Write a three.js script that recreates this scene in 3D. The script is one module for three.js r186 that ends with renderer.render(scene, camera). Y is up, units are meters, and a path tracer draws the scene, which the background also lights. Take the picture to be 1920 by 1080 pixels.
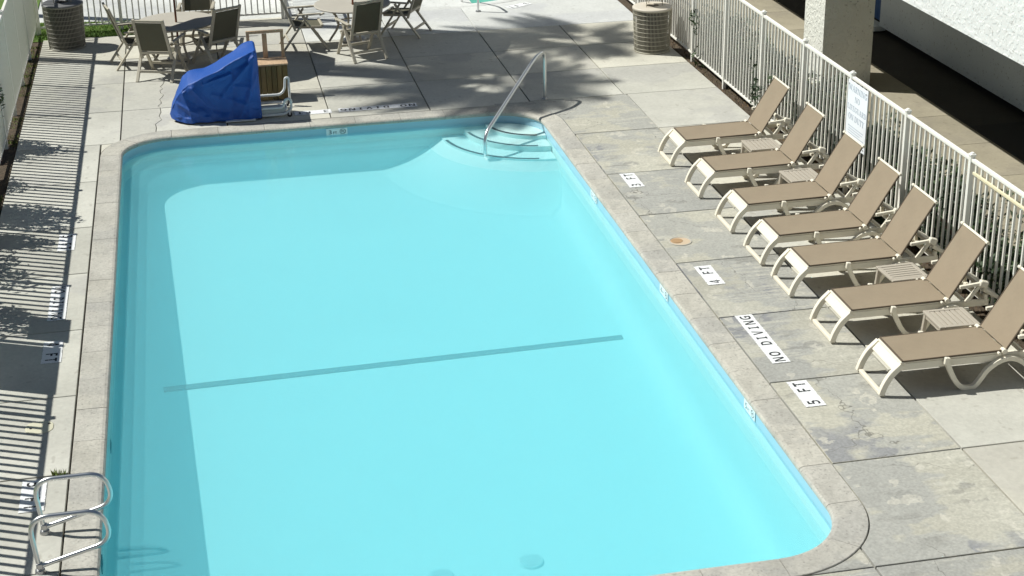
import * as THREE from 'three';
import { RoundedBoxGeometry } from 'three/addons/geometries/RoundedBoxGeometry.js';
import { mergeGeometries } from 'three/addons/utils/BufferGeometryUtils.js';
import { Brush, Evaluator, SUBTRACTION } from 'three-bvh-csg';

const V = (x, y, z) => new THREE.Vector3(x, y, z);
const scene = new THREE.Scene();

// ---------- camera (recovered from the vanishing points of deck, fence and pillar) ----------
const camera = new THREE.PerspectiveCamera(20.0876, 16 / 9, 0.1, 900);
camera.position.set(0, 8.3, 0);
{
  const m = new THREE.Matrix4().makeBasis(V(0.97991, -0.01644, 0.19877), V(0.09345, 0.91827, -0.38477), V(-0.1762, 0.39562, 0.90136));
  camera.quaternion.setFromRotationMatrix(m);
}
// ---------- sky, sun, exposure ----------
const sunDir = V(-0.557, 0.788, -0.264).normalize();
{ // clear blue sky: deeper overhead, paler towards the horizon and round the sun
  const w = 256, h = 128, d = new Float32Array(w * h * 4), dir = V(0, 0, 0);
  for (let j = 0; j < h; j++) for (let i = 0; i < w; i++) {
    const el = ((j + 0.5) / h - 0.5) * Math.PI, az = ((i + 0.5) / w - 0.5) * 2 * Math.PI, k = (j * w + i) * 4;
    dir.set(Math.cos(el) * Math.cos(az), Math.sin(el), Math.cos(el) * Math.sin(az));
    const up = Math.max(0, dir.y), f = Math.exp(-up * 4.2), g = Math.max(0, dir.dot(sunDir)), glow = 0.22 * g ** 6 + 0.5 * g ** 40;
    const c = [0.055, 0.100, 0.185].map((z, q) => 0.72 * (z + ([0.18, 0.21, 0.245][q] - z) * f + [1, 0.97, 0.9][q] * glow * 0.35) * (dir.y < 0 ? 0.5 : 1));
    d[k] = c[0]; d[k + 1] = c[1]; d[k + 2] = c[2]; d[k + 3] = 1;
  }
  const t = new THREE.DataTexture(d, w, h, THREE.RGBAFormat, THREE.FloatType);
  t.mapping = THREE.EquirectangularReflectionMapping; t.magFilter = t.minFilter = THREE.LinearFilter; t.needsUpdate = true;
  scene.background = t; scene.environment = t;
}
const sun = new THREE.DirectionalLight(new THREE.Color(1, 0.995, 0.925), 5);
sun.position.copy(sunDir).multiplyScalar(60).add(V(3, 0, -22));
sun.target.position.set(3, 0, -22);
sun.castShadow = true;
sun.shadow.mapSize.set(4096, 4096);
Object.assign(sun.shadow.camera, { left: -30, right: 30, top: 30, bottom: -30, near: 1, far: 140 });
scene.add(sun, sun.target);
const renderer = new THREE.WebGLRenderer({ antialias: true });
renderer.toneMapping = THREE.LinearToneMapping;
renderer.toneMappingExposure = 1.01;
renderer.shadowMap.enabled = true;

// ---------- random numbers and noise ----------
let seed = 12345;
const rnd = () => ((seed = (Math.imul(seed, 1664525) + 1013904223) >>> 0) / 4294967296);
const rr = (a, b) => a + (b - a) * rnd();
const lat = new Float32Array(65536).map(() => rnd());
const sm = (t) => t * t * (3 - 2 * t);
function vnoise(x, y, per, o = 0) {
  const xi = Math.floor(x), yi = Math.floor(y), fx = sm(x - xi), fy = sm(y - yi);
  const w = (a) => ((a % per) + per) % per, h = (a, b) => lat[(w(a) * 157 + w(b) * 4099 + o * 7919) & 65535];
  return (h(xi, yi) * (1 - fx) + h(xi + 1, yi) * fx) * (1 - fy) + (h(xi, yi + 1) * (1 - fx) + h(xi + 1, yi + 1) * fx) * fy;
}
function fbm(u, v, per, oct, o = 0, gain = 0.5) {
  let s = 0, a = 1, n = 0;
  for (let k = 0; k < oct; k++) { s += a * vnoise(u * per, v * per, per, o + k * 3); n += a; a *= gain; per *= 2; }
  return s / n;
}
const step = (a, b, x) => { const t = Math.min(1, Math.max(0, (x - a) / (b - a))); return t * t * (3 - 2 * t); };
const mix = (a, b, t) => a.map((x, i) => x + (b[i] - x) * t);
const enc = (x) => { x = Math.min(1, Math.max(0, x)); return 255 * (x <= 0.0031308 ? 12.92 * x : 1.055 * x ** (1 / 2.4) - 0.055); };
function tex(n, fn, color = true) {
  const d = new Uint8Array(n * n * 4);
  for (let j = 0; j < n; j++) for (let i = 0; i < n; i++) {
    const c = fn(i / n, j / n), k = (j * n + i) * 4;
    for (let q = 0; q < 3; q++) d[k + q] = color ? enc(c[q]) : 255 * Math.min(1, Math.max(0, c));
    d[k + 3] = 255;
  }
  const t = new THREE.DataTexture(d, n, n);
  t.wrapS = t.wrapT = THREE.RepeatWrapping; t.magFilter = THREE.LinearFilter; t.minFilter = THREE.LinearMipmapLinearFilter; t.generateMipmaps = true;
  if (color) t.colorSpace = THREE.SRGBColorSpace;
  t.needsUpdate = true;
  return t;
}
function rep(t, s) { const c = t.clone(); c.repeat.set(1 / s, 1 / s); c.needsUpdate = true; return c; }

// cream broom-finished concrete, 6 m tile
const creamT = tex(768, (u, v) => {
  const a = fbm(u, v, 3, 5, 1), b = fbm(u, v, 24, 4, 5), f = fbm(u, v, 160, 2, 9);
  let c = mix([0.50, 0.488, 0.435], [0.605, 0.592, 0.53], step(0.3, 0.7, a));
  const wear = step(0.56, 0.66, fbm(u, v, 5, 6, 23)) * 0.5;
  c = mix(c, [0.42, 0.41, 0.39], wear);
  const s = 0.88 + 0.12 * b + 0.14 * (f - 0.5);
  const spot = step(0.80, 0.86, fbm(u, v, 64, 2, 31));
  return mix(c.map((x) => x * s), [0.28, 0.26, 0.22], spot * 0.35);
});
// deck coating that has worn off in streaks: grey-violet film over tan concrete
const stainT = tex(1024, (u, v) => {
  const tan = mix([0.375, 0.362, 0.315], [0.46, 0.448, 0.40], fbm(u, v, 6, 5, 3));
  const wob = 2 * fbm(u, v, 8, 3, 40), fine = vnoise(u * 9 + wob, v * 150, 150, 17), mid = vnoise(u * 6 + wob, v * 46, 46, 19);
  const rag = fbm(u, v, 40, 4, 57) - 0.5, area = fbm(u, v, 3, 5, 11) * 0.6 + fbm(u, v, 12, 5, 19) * 0.4;
  const film = step(0.46, 0.535, area + 0.11 * (mid - 0.5) + 0.08 * (fine - 0.5) + 0.16 * rag);
  let c = mix(tan, mix([0.295, 0.297, 0.292], [0.372, 0.372, 0.36], fbm(u, v, 10, 4, 29)), film * 0.8);
  const deep = step(0.60, 0.635, fbm(u, v, 3, 6, 51) + 0.08 * (mid - 0.5) + 0.14 * rag) * step(0.44, 0.56, area);
  c = mix(c, [0.22, 0.225, 0.25], deep * 0.75);
  const lite = step(0.60, 0.76, fine + 0.5 * rag) * step(0.43, 0.58, fbm(u, v, 7, 3, 71));
  c = mix(c, [0.50, 0.485, 0.43], lite * 0.5);
  c = mix(c, [0.20, 0.197, 0.185], step(0.68, 0.82, mid + 0.7 * rag) * step(0.48, 0.62, fbm(u, v, 6, 3, 81)) * 0.5);
  c = mix(c, [0.52, 0.5, 0.45], step(0.70, 0.74, fbm(u, v, 26, 5, 93)) * 0.6);
  const ck = Math.abs(fbm(u, v, 4, 6, 103) - 0.5); c = mix(c, [0.13, 0.125, 0.115], step(0.0035, 0.001, ck) * step(0.5, 0.6, fbm(u, v, 3, 2, 107)) * 0.7);
  const f = fbm(u, v, 230, 2, 13);
  return c.map((x) => x * (0.82 + 0.36 * f));
});
const grainB = tex(512, (u, v) => 0.5 * fbm(u, v, 60, 3, 7) + 0.5 * fbm(u, v, 12, 3, 2), false);
const copeT = tex(512, (u, v) => {
  const a = fbm(u, v, 4, 5, 15), f = fbm(u, v, 110, 2, 19);
  let c = mix([0.36, 0.345, 0.305], [0.475, 0.455, 0.405], step(0.3, 0.7, a));
  c = mix(c, [0.31, 0.305, 0.29], step(0.5, 0.66, fbm(u, v, 6, 5, 77)) * 0.4);
  const pit = step(0.72, 0.8, fbm(u, v, 90, 2, 91));
  return mix(c.map((x) => x * (0.85 + 0.3 * f)), [0.2, 0.19, 0.17], pit * 0.5);
});
const stuccoB = tex(512, (u, v) => step(0.42, 0.62, fbm(u, v, 26, 4, 33)) * 0.8 + 0.2 * fbm(u, v, 90, 2, 3), false);
const stuccoT = tex(256, (u, v) => { const a = fbm(u, v, 5, 4, 3), d = step(0.74, 0.80, fbm(u, v, 48, 3, 8)); return mix(mix([0.77, 0.77, 0.75], [0.85, 0.85, 0.83], a), [0.3, 0.28, 0.25], d * 0.5); });
const plasterT = tex(512, (u, v) => { const a = fbm(u, v, 4, 5, 44), b = fbm(u, v, 40, 3, 4); return mix([0.57, 0.775, 0.755], [0.62, 0.825, 0.80], 0.65 * a + 0.35 * b); });
const waterB = tex(512, (u, v) => 0.6 * fbm(u, v, 7, 3, 5) + 0.4 * fbm(u, v, 23, 2, 6), false);
const woodT = tex(256, (u, v) => { const g = fbm(u, v * 1, 4, 3, 4) * 0.4 + vnoise(u * 48 + 4 * fbm(u, v, 4, 2, 6), v * 4, 48, 9) * 0.6; return mix([0.6, 0.55, 0.5], [1, 1, 1], g); });
const soilT = tex(512, (u, v) => { const a = fbm(u, v, 30, 4, 8), b = fbm(u, v, 6, 3, 9); return mix(mix([0.035, 0.024, 0.016], [0.16, 0.11, 0.07], a), [0.10, 0.085, 0.06], b * 0.5); });
const asphaltT = tex(512, (u, v) => { const a = fbm(u, v, 100, 3, 8), b = fbm(u, v, 4, 4, 9); return mix([0.028, 0.026, 0.022], [0.06, 0.056, 0.048], 0.5 * a + 0.5 * b); });
const grassT = tex(256, (u, v) => mix([0.06, 0.12, 0.016], [0.14, 0.23, 0.04], fbm(u, v, 20, 4, 3)));
const vinylT = tex(256, (u, v) => { const a = fbm(u, v, 4, 5, 3), b = fbm(u, v, 30, 3, 31); return mix([0.86, 0.86, 0.86], [1, 1, 1], 0.6 * a + 0.4 * b); });
const slingT = tex(256, (u, v) => { const w = ((Math.floor(u * 128) + Math.floor(v * 128)) & 1) * 0.07, a = fbm(u, v, 4, 4, 7), b = fbm(u, v, 32, 2, 17); const k = 0.82 + w + 0.14 * a + 0.06 * b; return [k, k, k]; });

const M = (color, rough = 0.8, extra = {}) => {
  const c = new THREE.Color(); Array.isArray(color) ? c.setRGB(...color) : c.set(color);
  return new THREE.MeshStandardMaterial({ color: c, roughness: rough, ...extra });
};
const concrete = (t, s, tint) => M(tint, 0.9, { map: rep(t, s), bumpMap: rep(grainB, 1.5), bumpScale: 0.004 });
const mat = {
  cream: [concrete(creamT, 6, [1, 1, 1]), concrete(creamT, 6, [0.965, 0.965, 0.955]), concrete(creamT, 6, [1.05, 1.03, 0.985])],
  grey: [concrete(stainT, 5, [1.04, 1.035, 1.0]), concrete(stainT, 5, [0.99, 0.985, 0.955]), concrete(stainT, 5, [1.07, 1.06, 1.01])],
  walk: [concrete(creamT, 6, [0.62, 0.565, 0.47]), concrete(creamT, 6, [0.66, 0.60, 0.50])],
  pale: [concrete(creamT, 6, [1.16, 1.2, 1.3])],
  cope: [M([1, 1, 1], 0.85, { map: rep(copeT, 2.4), bumpMap: rep(grainB, 1.1), bumpScale: 0.004 }), M([0.98, 0.98, 0.985], 0.85, { map: rep(copeT, 2.4), bumpMap: rep(grainB, 1.1), bumpScale: 0.004 }), M([1.02, 1.015, 1.0], 0.85, { map: rep(copeT, 2.4), bumpMap: rep(grainB, 1.1), bumpScale: 0.004 })],
  plaster: M([1, 1, 1], 0.8, { map: rep(plasterT, 4) }),
  tile: M([0.34, 0.55, 0.66], 0.35),
  nosing: M([0.006, 0.016, 0.022], 0.5),
  stripe: M([0.11, 0.21, 0.22], 0.6),
  stucco: M([1, 1, 1], 0.92, { map: rep(stuccoT, 2), bumpMap: rep(stuccoB, 1.7), bumpScale: 0.005 }),
  stuccoTan: M([0.97, 0.965, 0.9], 0.92, { map: rep(stuccoT, 2), bumpMap: rep(stuccoB, 1.3), bumpScale: 0.008 }),
  wallGrey: M([0.88, 0.95, 1.0], 0.9, { map: rep(stuccoT, 2), bumpMap: rep(grainB, 1), bumpScale: 0.004 }),
  fence: M([0.85, 0.83, 0.77], 0.45),
  fenceYellow: M([0.78, 0.70, 0.48], 0.5),
  soil: M([1, 1, 1], 0.95, { map: rep(soilT, 1.2), bumpMap: rep(grainB, 0.5), bumpScale: 0.03 }),
  asphalt: M([1, 1, 1], 0.95, { map: rep(asphaltT, 2.5), bumpMap: rep(grainB, 0.6), bumpScale: 0.006 }),
  grass: M([1, 1, 1], 0.95, { map: rep(grassT, 0.9) }),
  resin: M([0.80, 0.745, 0.62], 0.42),
  chairResin: M([0.47, 0.43, 0.345], 0.5),
  sling: M([0.3, 0.238, 0.165], 0.75, { map: rep(slingT, 0.8) }),
  slingEdge: M([0.09, 0.065, 0.04], 0.7),
  chairMesh: M([0.115, 0.11, 0.075], 0.85, { map: rep(slingT, 0.8) }),
  tableResin: M([0.42, 0.375, 0.31], 0.55),
  tableTop: M([0.52, 0.485, 0.42], 0.55, { map: rep(vinylT, 0.9) }),
  steel: M([0.72, 0.73, 0.735], 0.33, { metalness: 1 }),
  steelDull: M([0.5, 0.5, 0.5], 0.4, { metalness: 0.9 }),
  whitePaint: M([0.74, 0.76, 0.76], 0.4),
  blue: M([0.007, 0.084, 0.40], 0.5, { map: rep(vinylT, 0.7), bumpMap: rep(grainB, 0.5), bumpScale: 0.006 }),
  woodGreen: [M([0.20, 0.155, 0.06], 0.8, { map: rep(woodT, 0.4) }), M([0.155, 0.125, 0.05], 0.8, { map: rep(woodT, 0.4) }), M([0.235, 0.18, 0.075], 0.8, { map: rep(woodT, 0.4) })],
  woodPink: M([0.64, 0.46, 0.30], 0.75, { map: rep(woodT, 0.4) }),
  woodPole: M([0.2, 0.07, 0.03], 0.5),
  wireTan: M([0.46, 0.43, 0.34], 0.5),
  wireDark: M([0.32, 0.305, 0.26], 0.5),
  lidCream: M([0.62, 0.56, 0.47], 0.5),
  lidGrey: M([0.16, 0.16, 0.165], 0.5),
  bag: M([0.02, 0.021, 0.022], 0.4),
  navy: M([0.03, 0.05, 0.12], 0.8, { side: THREE.DoubleSide }),
  doorBlue: M([0.03, 0.10, 0.28], 0.4),
  black: M([0.012, 0.012, 0.012], 0.8),
  rubber: M([0.03, 0.03, 0.03], 0.7),
  brass: M([0.60, 0.47, 0.33], 0.5),
  lidIvory: M([0.62, 0.59, 0.45], 0.5),
  bark: M([0.12, 0.085, 0.055], 0.95),
  leaf: [M([0.028, 0.055, 0.018], 0.6, { side: THREE.DoubleSide }), M([0.045, 0.08, 0.024], 0.6, { side: THREE.DoubleSide }), M([0.02, 0.042, 0.016], 0.6, { side: THREE.DoubleSide })],
  leafYellow: M([0.15, 0.14, 0.03], 0.6, { side: THREE.DoubleSide }),
  flower: M([0.35, 0.05, 0.02], 0.6, { side: THREE.DoubleSide }),
  frond: M([0.04, 0.075, 0.025], 0.55, { side: THREE.DoubleSide }),
};

// ---------- builders ----------
const used = {};
function numbered(name) { const n = used[name] ?? 0; used[name] = n + 1; return n ? `${name}_${String(n).padStart(3, '0')}` : name; }
function finish(o) { o.castShadow = o.receiveShadow = true; return o; }
function clean(g) { g = g.index ? g.toNonIndexed() : g; for (const k of Object.keys(g.attributes)) if (!['position', 'normal', 'uv'].includes(k)) g.deleteAttribute(k); if (!g.attributes.uv) g.setAttribute('uv', new THREE.Float32BufferAttribute(new Float32Array(g.attributes.position.count * 2), 2)); return g; }
const merge = (gs) => (Array.isArray(gs) ? (gs.length === 1 ? gs[0] : mergeGeometries(gs.map(clean))) : gs);
function mesh(name, gs, m, parent = scene) {
  const o = finish(new THREE.Mesh(merge(gs), m)); o.name = parent === scene ? numbered(name) : name; parent.add(o); return o;
}
function tag(o, label, category, group) { o.userData.label = label; if (category) o.userData.category = category; if (group) o.userData.group = group; return o; }
function thing(name, label, category, pos = [0, 0, 0], turn = 0, group) {
  const o = new THREE.Group(); o.name = numbered(name); o.position.set(...pos); o.rotation.y = turn; scene.add(o);
  return tag(o, label, category, group);
}
function structure(name, label) { const o = new THREE.Group(); o.name = numbered(name); o.userData.kind = 'structure'; if (label) o.userData.label = label; scene.add(o); return o; }
function copyOf(o, label, pos, turn) { const c = o.clone(); c.name = numbered(o.name.replace(/_\d{3}$/, '')); c.userData = { ...o.userData, label }; if (pos) c.position.set(...pos); if (turn !== undefined) c.rotation.y = turn; scene.add(c); return c; }
const at = (g, x, y, z, rx = 0, ry = 0, rz = 0) => g.applyMatrix4(new THREE.Matrix4().compose(V(x, y, z), new THREE.Quaternion().setFromEuler(new THREE.Euler(rx, ry, rz)), V(1, 1, 1)));
const box = (w, h, d, x, y, z, rx, ry, rz) => at(new THREE.BoxGeometry(w, h, d), x, y, z, rx, ry, rz);
const rbox = (w, h, d, r, x, y, z, rx, ry, rz) => at(new RoundedBoxGeometry(w, h, d, 2, r), x, y, z, rx, ry, rz);
const cyl = (r0, r1, h, x, y, z, n = 24, rx, ry, rz) => at(new THREE.CylinderGeometry(r0, r1, h, n), x, y, z, rx, ry, rz);
function tube(pts, r, seg = 40, rad = 10, closed = false, tension = 0.5) { return new THREE.TubeGeometry(new THREE.CatmullRomCurve3(pts.map((p) => V(...p)), closed, 'catmullrom', tension), seg, r, rad, closed); }
// polyline with rounded corners -> tube
function bentTube(pts, r, bend, rad = 10, closed = false) {
  const path = new THREE.CurvePath(), P = pts.map((p) => V(...p)), n = P.length;
  const corner = (i) => { const a = P[(i - 1 + n) % n], b = P[i], c = P[(i + 1) % n], l = Math.min(bend, a.distanceTo(b) / 2.05, b.distanceTo(c) / 2.05); return [b.clone().add(a.clone().sub(b).setLength(l)), b, b.clone().add(c.clone().sub(b).setLength(l))]; };
  let prev = closed ? corner(0)[2] : P[0];
  for (let i = 1; i < (closed ? n + 1 : n - 1); i++) { const [u, b, w] = corner(i % n); path.add(new THREE.LineCurve3(prev, u)); path.add(new THREE.QuadraticBezierCurve3(u, b, w)); prev = w; }
  if (!closed) path.add(new THREE.LineCurve3(prev, P[n - 1]));
  return new THREE.TubeGeometry(path, Math.max(12, n * 16), r, rad, closed);
}
const bar = (a, b, w, d, r = 0.008) => { // rounded bar from a to b
  const A = V(...a), B = V(...b), g = new RoundedBoxGeometry(w, A.distanceTo(B), d, 2, r);
  const y = B.clone().sub(A).normalize(), z0 = Math.abs(y.z) > 0.9 ? V(1, 0, 0) : V(0, 0, 1), x = y.clone().cross(z0).normalize(), z = x.clone().cross(y);
  return g.applyMatrix4(new THREE.Matrix4().makeBasis(x, y, z).setPosition(A.add(B).multiplyScalar(0.5)));
};
const rod = (a, b, r, n = 8) => { const A = V(...a), B = V(...b), g = new THREE.CylinderGeometry(r, r, A.distanceTo(B), n); return g.applyQuaternion(new THREE.Quaternion().setFromUnitVectors(V(0, 1, 0), B.clone().sub(A).normalize())).translate(...A.add(B).multiplyScalar(0.5).toArray()); };
// flat strip that follows a path in the x-y plane, extruded across z
function strip(pts, thick, width, z0) {
  const c = new THREE.CatmullRomCurve3(pts.map((p) => V(p[0], p[1], 0)), false, 'catmullrom', 0.5), n = pts.length * 7, L = [], R = [];
  for (let i = 0; i <= n; i++) { const p = c.getPoint(i / n), t = c.getTangent(i / n); L.push(new THREE.Vector2(p.x - t.y * thick / 2, p.y + t.x * thick / 2)); R.push(new THREE.Vector2(p.x + t.y * thick / 2, p.y - t.x * thick / 2)); }
  return new THREE.ExtrudeGeometry(new THREE.Shape([...L, ...R.reverse()]), { depth: width - 0.012, bevelEnabled: true, bevelSize: 0.006, bevelThickness: 0.006, bevelSegments: 2 }).translate(0, 0, z0 + 0.006);
}
function planarUV(g, ox = 0, oz = 0) {
  const p = g.attributes.position, n = g.attributes.normal, uv = new Float32Array(p.count * 2);
  for (let i = 0; i < p.count; i++) {
    const ax = Math.abs(n.getX(i)), ay = Math.abs(n.getY(i)), az = Math.abs(n.getZ(i));
    if (ay >= ax && ay >= az) { uv[2 * i] = p.getX(i) + ox; uv[2 * i + 1] = p.getZ(i) + oz; }
    else if (ax > az) { uv[2 * i] = p.getZ(i) + ox; uv[2 * i + 1] = p.getY(i) + oz; }
    else { uv[2 * i] = p.getX(i) + ox; uv[2 * i + 1] = p.getY(i) + oz; }
  }
  g.setAttribute('uv', new THREE.BufferAttribute(uv, 2)); return g;
}

// ---------- the pool ----------
const IN = { x0: -1.37, x1: 5.66, z0: -26.53, z1: -12.11 }, RIN = 0.82, CW = 0.318;
function ringPts(off, seg = 14) { // rounded rectangle, offset outwards; counter-clockwise from above (x, z)
  const x0 = IN.x0 - off, x1 = IN.x1 + off, z0 = IN.z0 - off, z1 = IN.z1 + off, r = Math.max(0.05, RIN + off), out = [];
  const arc = (cx, cz, a0) => { for (let i = 0; i <= seg; i++) { const a = a0 + (i / seg) * Math.PI / 2; out.push([cx + r * Math.cos(a), cz + r * Math.sin(a), Math.cos(a), Math.sin(a)]); } };
  arc(x1 - r, z1 - r, 0); arc(x0 + r, z1 - r, Math.PI / 2); arc(x0 + r, z0 + r, Math.PI); arc(x1 - r, z0 + r, -Math.PI / 2);
  return out;
}
const depthAt = (z) => -(0.8 + Math.min(1, Math.max(0, (z + 26.5) / 14.4)) * 0.72);
const WATER = -0.185;
function loft(rings, cap, uvs = 1) {
  const pos = [], uv = [], idx = [], n = rings[0].length;
  rings.forEach((r) => r.forEach(([x, y, z], i) => { pos.push(x, y, z); uv.push(x, z + y); }));
  for (let k = 0; k + 1 < rings.length; k++) for (let i = 0; i < n; i++) { const a = k * n + i, b = k * n + (i + 1) % n; idx.push(a, b, a + n, b, b + n, a + n); }
  if (cap) { const r = rings.at(-1), s = (rings.length - 1) * n; const c = r.reduce((q, p) => [q[0] + p[0] / n, q[1] + p[1] / n, q[2] + p[2] / n], [0, 0, 0]); pos.push(...c); uv.push(c[0], c[2]); for (let i = 0; i < n; i++) idx.push(s + i, s + (i + 1) % n, pos.length / 3 - 1); }
  const g = new THREE.BufferGeometry(); g.setAttribute('position', new THREE.Float32BufferAttribute(pos, 3)); g.setAttribute('uv', new THREE.Float32BufferAttribute(uv, 2)); g.setIndex(idx); g.computeVertexNormals(); return g;
}
const pool = structure('swimming_pool', 'long rectangular swimming pool with rounded corners and white plaster');
{
  const ring = (off, y) => ringPts(off).map(([x, z]) => [x, typeof y === 'function' ? y(z) : y, z]);
  const shellRings = [ring(0, -0.02), ring(0, -0.5), ring(0, (z) => depthAt(z) + 0.34), ring(-0.05, (z) => depthAt(z) + 0.15), ring(-0.15, (z) => depthAt(z) + 0.045), ring(-0.34, (z) => depthAt(z))];
  mesh('pool_shell', loft(shellRings, true), mat.plaster, pool);
  mesh('tile_band', loft([ring(-0.004, -0.05), ring(-0.004, -0.24)]), mat.tile, pool);
  // corner steps
  [[0.88, -0.205], [1.26, -0.27], [1.66, -0.36]].forEach(([r, y], i) => {
    const low = i === 2 ? -1.1 : [-0.27, -0.36][i] - 0.002, a = [];
    for (let k = 0; k <= 40; k++) { const t = Math.PI / 2 + (k / 40) * Math.PI / 2; a.push(new THREE.Vector2(IN.x1 - 0.02 + r * Math.cos(t), -(IN.z0 + 0.02 + r * Math.sin(t)))); }
    a.push(new THREE.Vector2(IN.x1 - 0.02, -(IN.z0 + 0.02)));
    const g = new THREE.ExtrudeGeometry(new THREE.Shape(a), { depth: y - low, bevelEnabled: false }).rotateX(-Math.PI / 2).translate(0, low, 0);
    mesh('step', planarUV(g), mat.plaster, pool);
    const b0 = Math.PI / 2 + 0.17, b1 = Math.PI - 0.16, n = 36, o = [], q = [];
    for (let k = 0; k <= n; k++) { const t = b0 + (b1 - b0) * k / n, c = Math.cos(t), s = Math.sin(t); o.push(new THREE.Vector2(IN.x1 - 0.02 + (r - 0.012) * c, -(IN.z0 + 0.02 + (r - 0.012) * s))); q.unshift(new THREE.Vector2(IN.x1 - 0.02 + (r - 0.062) * c, -(IN.z0 + 0.02 + (r - 0.062) * s))); }
    mesh('step_nosing', new THREE.ExtrudeGeometry(new THREE.Shape([...o, ...q]), { depth: 0.006, bevelEnabled: false }).rotateX(-Math.PI / 2).translate(0, y + 0.001, 0), mat.nosing, pool);
  });
  { // added flare below the last riser, sloped so it catches light like the floor
    const pos = [], idx = [], na = 48, nr = 24, cx = IN.x1 - 0.02, cz = IN.z0 + 0.02;
    for (let i = 0; i <= nr; i++) for (let k = 0; k <= na; k++) { const t = i / nr, q = 1.645 + 1.35 * t, a = Math.PI / 2 - 0.02 + (k / na) * (Math.PI / 2 + 0.04), x = cx + q * Math.cos(a), z = cz + q * Math.sin(a), f = 1 - (1 - t) ** 2.1; pos.push(x, -0.375 + (depthAt(z) - 0.002 + 0.375) * f, z); }
    for (let i = 0; i < nr; i++) for (let k = 0; k < na; k++) { const m = i * (na + 1) + k; idx.push(m, m + 1, m + na + 1, m + 1, m + na + 2, m + na + 1); }
    const g = new THREE.BufferGeometry(); g.setAttribute('position', new THREE.Float32BufferAttribute(pos, 3)); g.setIndex(idx); g.computeVertexNormals();
    mesh('added_step_flare', planarUV(g), mat.plaster, pool);
  }
  const sl = 0.72 / 14.4;
  mesh('floor_stripe', planarUV(box(6.2, 0.012, 0.125, 0, 0, 0)).rotateX(Math.atan(sl)).rotateY(0.027).translate(2.27, depthAt(-19.42) + 0.004, -19.42), mat.stripe, pool);
  for (const [x, z] of [[2.03, -14.62], [3.03, -14.68]]) {
    const d = mesh('drain_cover', [cyl(0.125, 0.14, 0.02, 0, 0, 0, 32), ...[...Array(8)].map((_, k) => box(0.012, 0.008, 0.18, (k - 3.5) * 0.026, 0.013, 0))], M([0.46, 0.66, 0.66], 0.5), pool);
    d.position.set(x, depthAt(z) + 0.012, z); d.rotation.x = Math.atan(sl);
  }
  for (const [z, y, l, h] of [[-16.34, -0.14, 0.4, 0.05], [-16.7, -0.5, 0.22, 0.07], [-13.95, -0.32, 0.2, 0.1]]) mesh('wall_tile', box(0.01, h, l, IN.x0 + 0.004, y, z), M([0.03, 0.2, 0.22], 0.5), pool);
}
// water: an absorbing body with the flat surface on top
const water = structure('pool_water', 'clear turquoise water filling the pool');
{
  const ring = (off, y) => ringPts(off).map(([x, z]) => [x, typeof y === 'function' ? y(z) : y, z]);
  const top = WATER - 0.006, body = [ring(-0.012, top), ring(-0.012, (z) => depthAt(z) + 0.36), ring(-0.06, (z) => depthAt(z) + 0.17), ring(-0.17, (z) => depthAt(z) + 0.06), ring(-0.35, (z) => depthAt(z) + 0.012)];
  const g = loft([ring(-2.9, top), ...body], true);
  const lid = new THREE.ShapeGeometry(new THREE.Shape(ringPts(-2.9).map(([x, z]) => new THREE.Vector2(x, -z)))).rotateX(-Math.PI / 2).translate(0, top, 0);
  mesh('water_body', [g, lid], new THREE.MeshPhysicalMaterial({ color: new THREE.Color(0.36, 0.90, 1), roughness: 0.95, transmission: 0.35, thickness: 1, ior: 1.33, transparent: true, opacity: 0.05, attenuationColor: new THREE.Color(0.845, 0.958, 0.975), attenuationDistance: 1 }), water);  // small milky share added to lift the water in shade
  // three milky sheets added to brighten shaded water, standing in for light scattered below
  const liftHaze = new THREE.MeshPhysicalMaterial({ color: new THREE.Color(0.31, 0.905, 1), roughness: 0.95, transmission: 0.35, thickness: 0, transparent: true, opacity: 0.15 });
  for (const dy of [0.03, 0.17, 0.33]) mesh('water_lift_haze', new THREE.ShapeGeometry(new THREE.Shape(ringPts(-0.014).map(([x, z]) => new THREE.Vector2(x, -z)))).rotateX(-Math.PI / 2).translate(0, WATER - dy, 0), liftHaze, water);
  const s = new THREE.ShapeGeometry(new THREE.Shape(ringPts(-0.006).map(([x, z]) => new THREE.Vector2(x, -z)))).rotateX(-Math.PI / 2).translate(0, WATER, 0);
  mesh('water_surface', planarUV(s), new THREE.MeshPhysicalMaterial({ color: 0xffffff, roughness: 0.12, transmission: 1, thickness: 0, ior: 1.33, bumpMap: rep(waterB, 5), bumpScale: 0.004 }), water);
}

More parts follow.
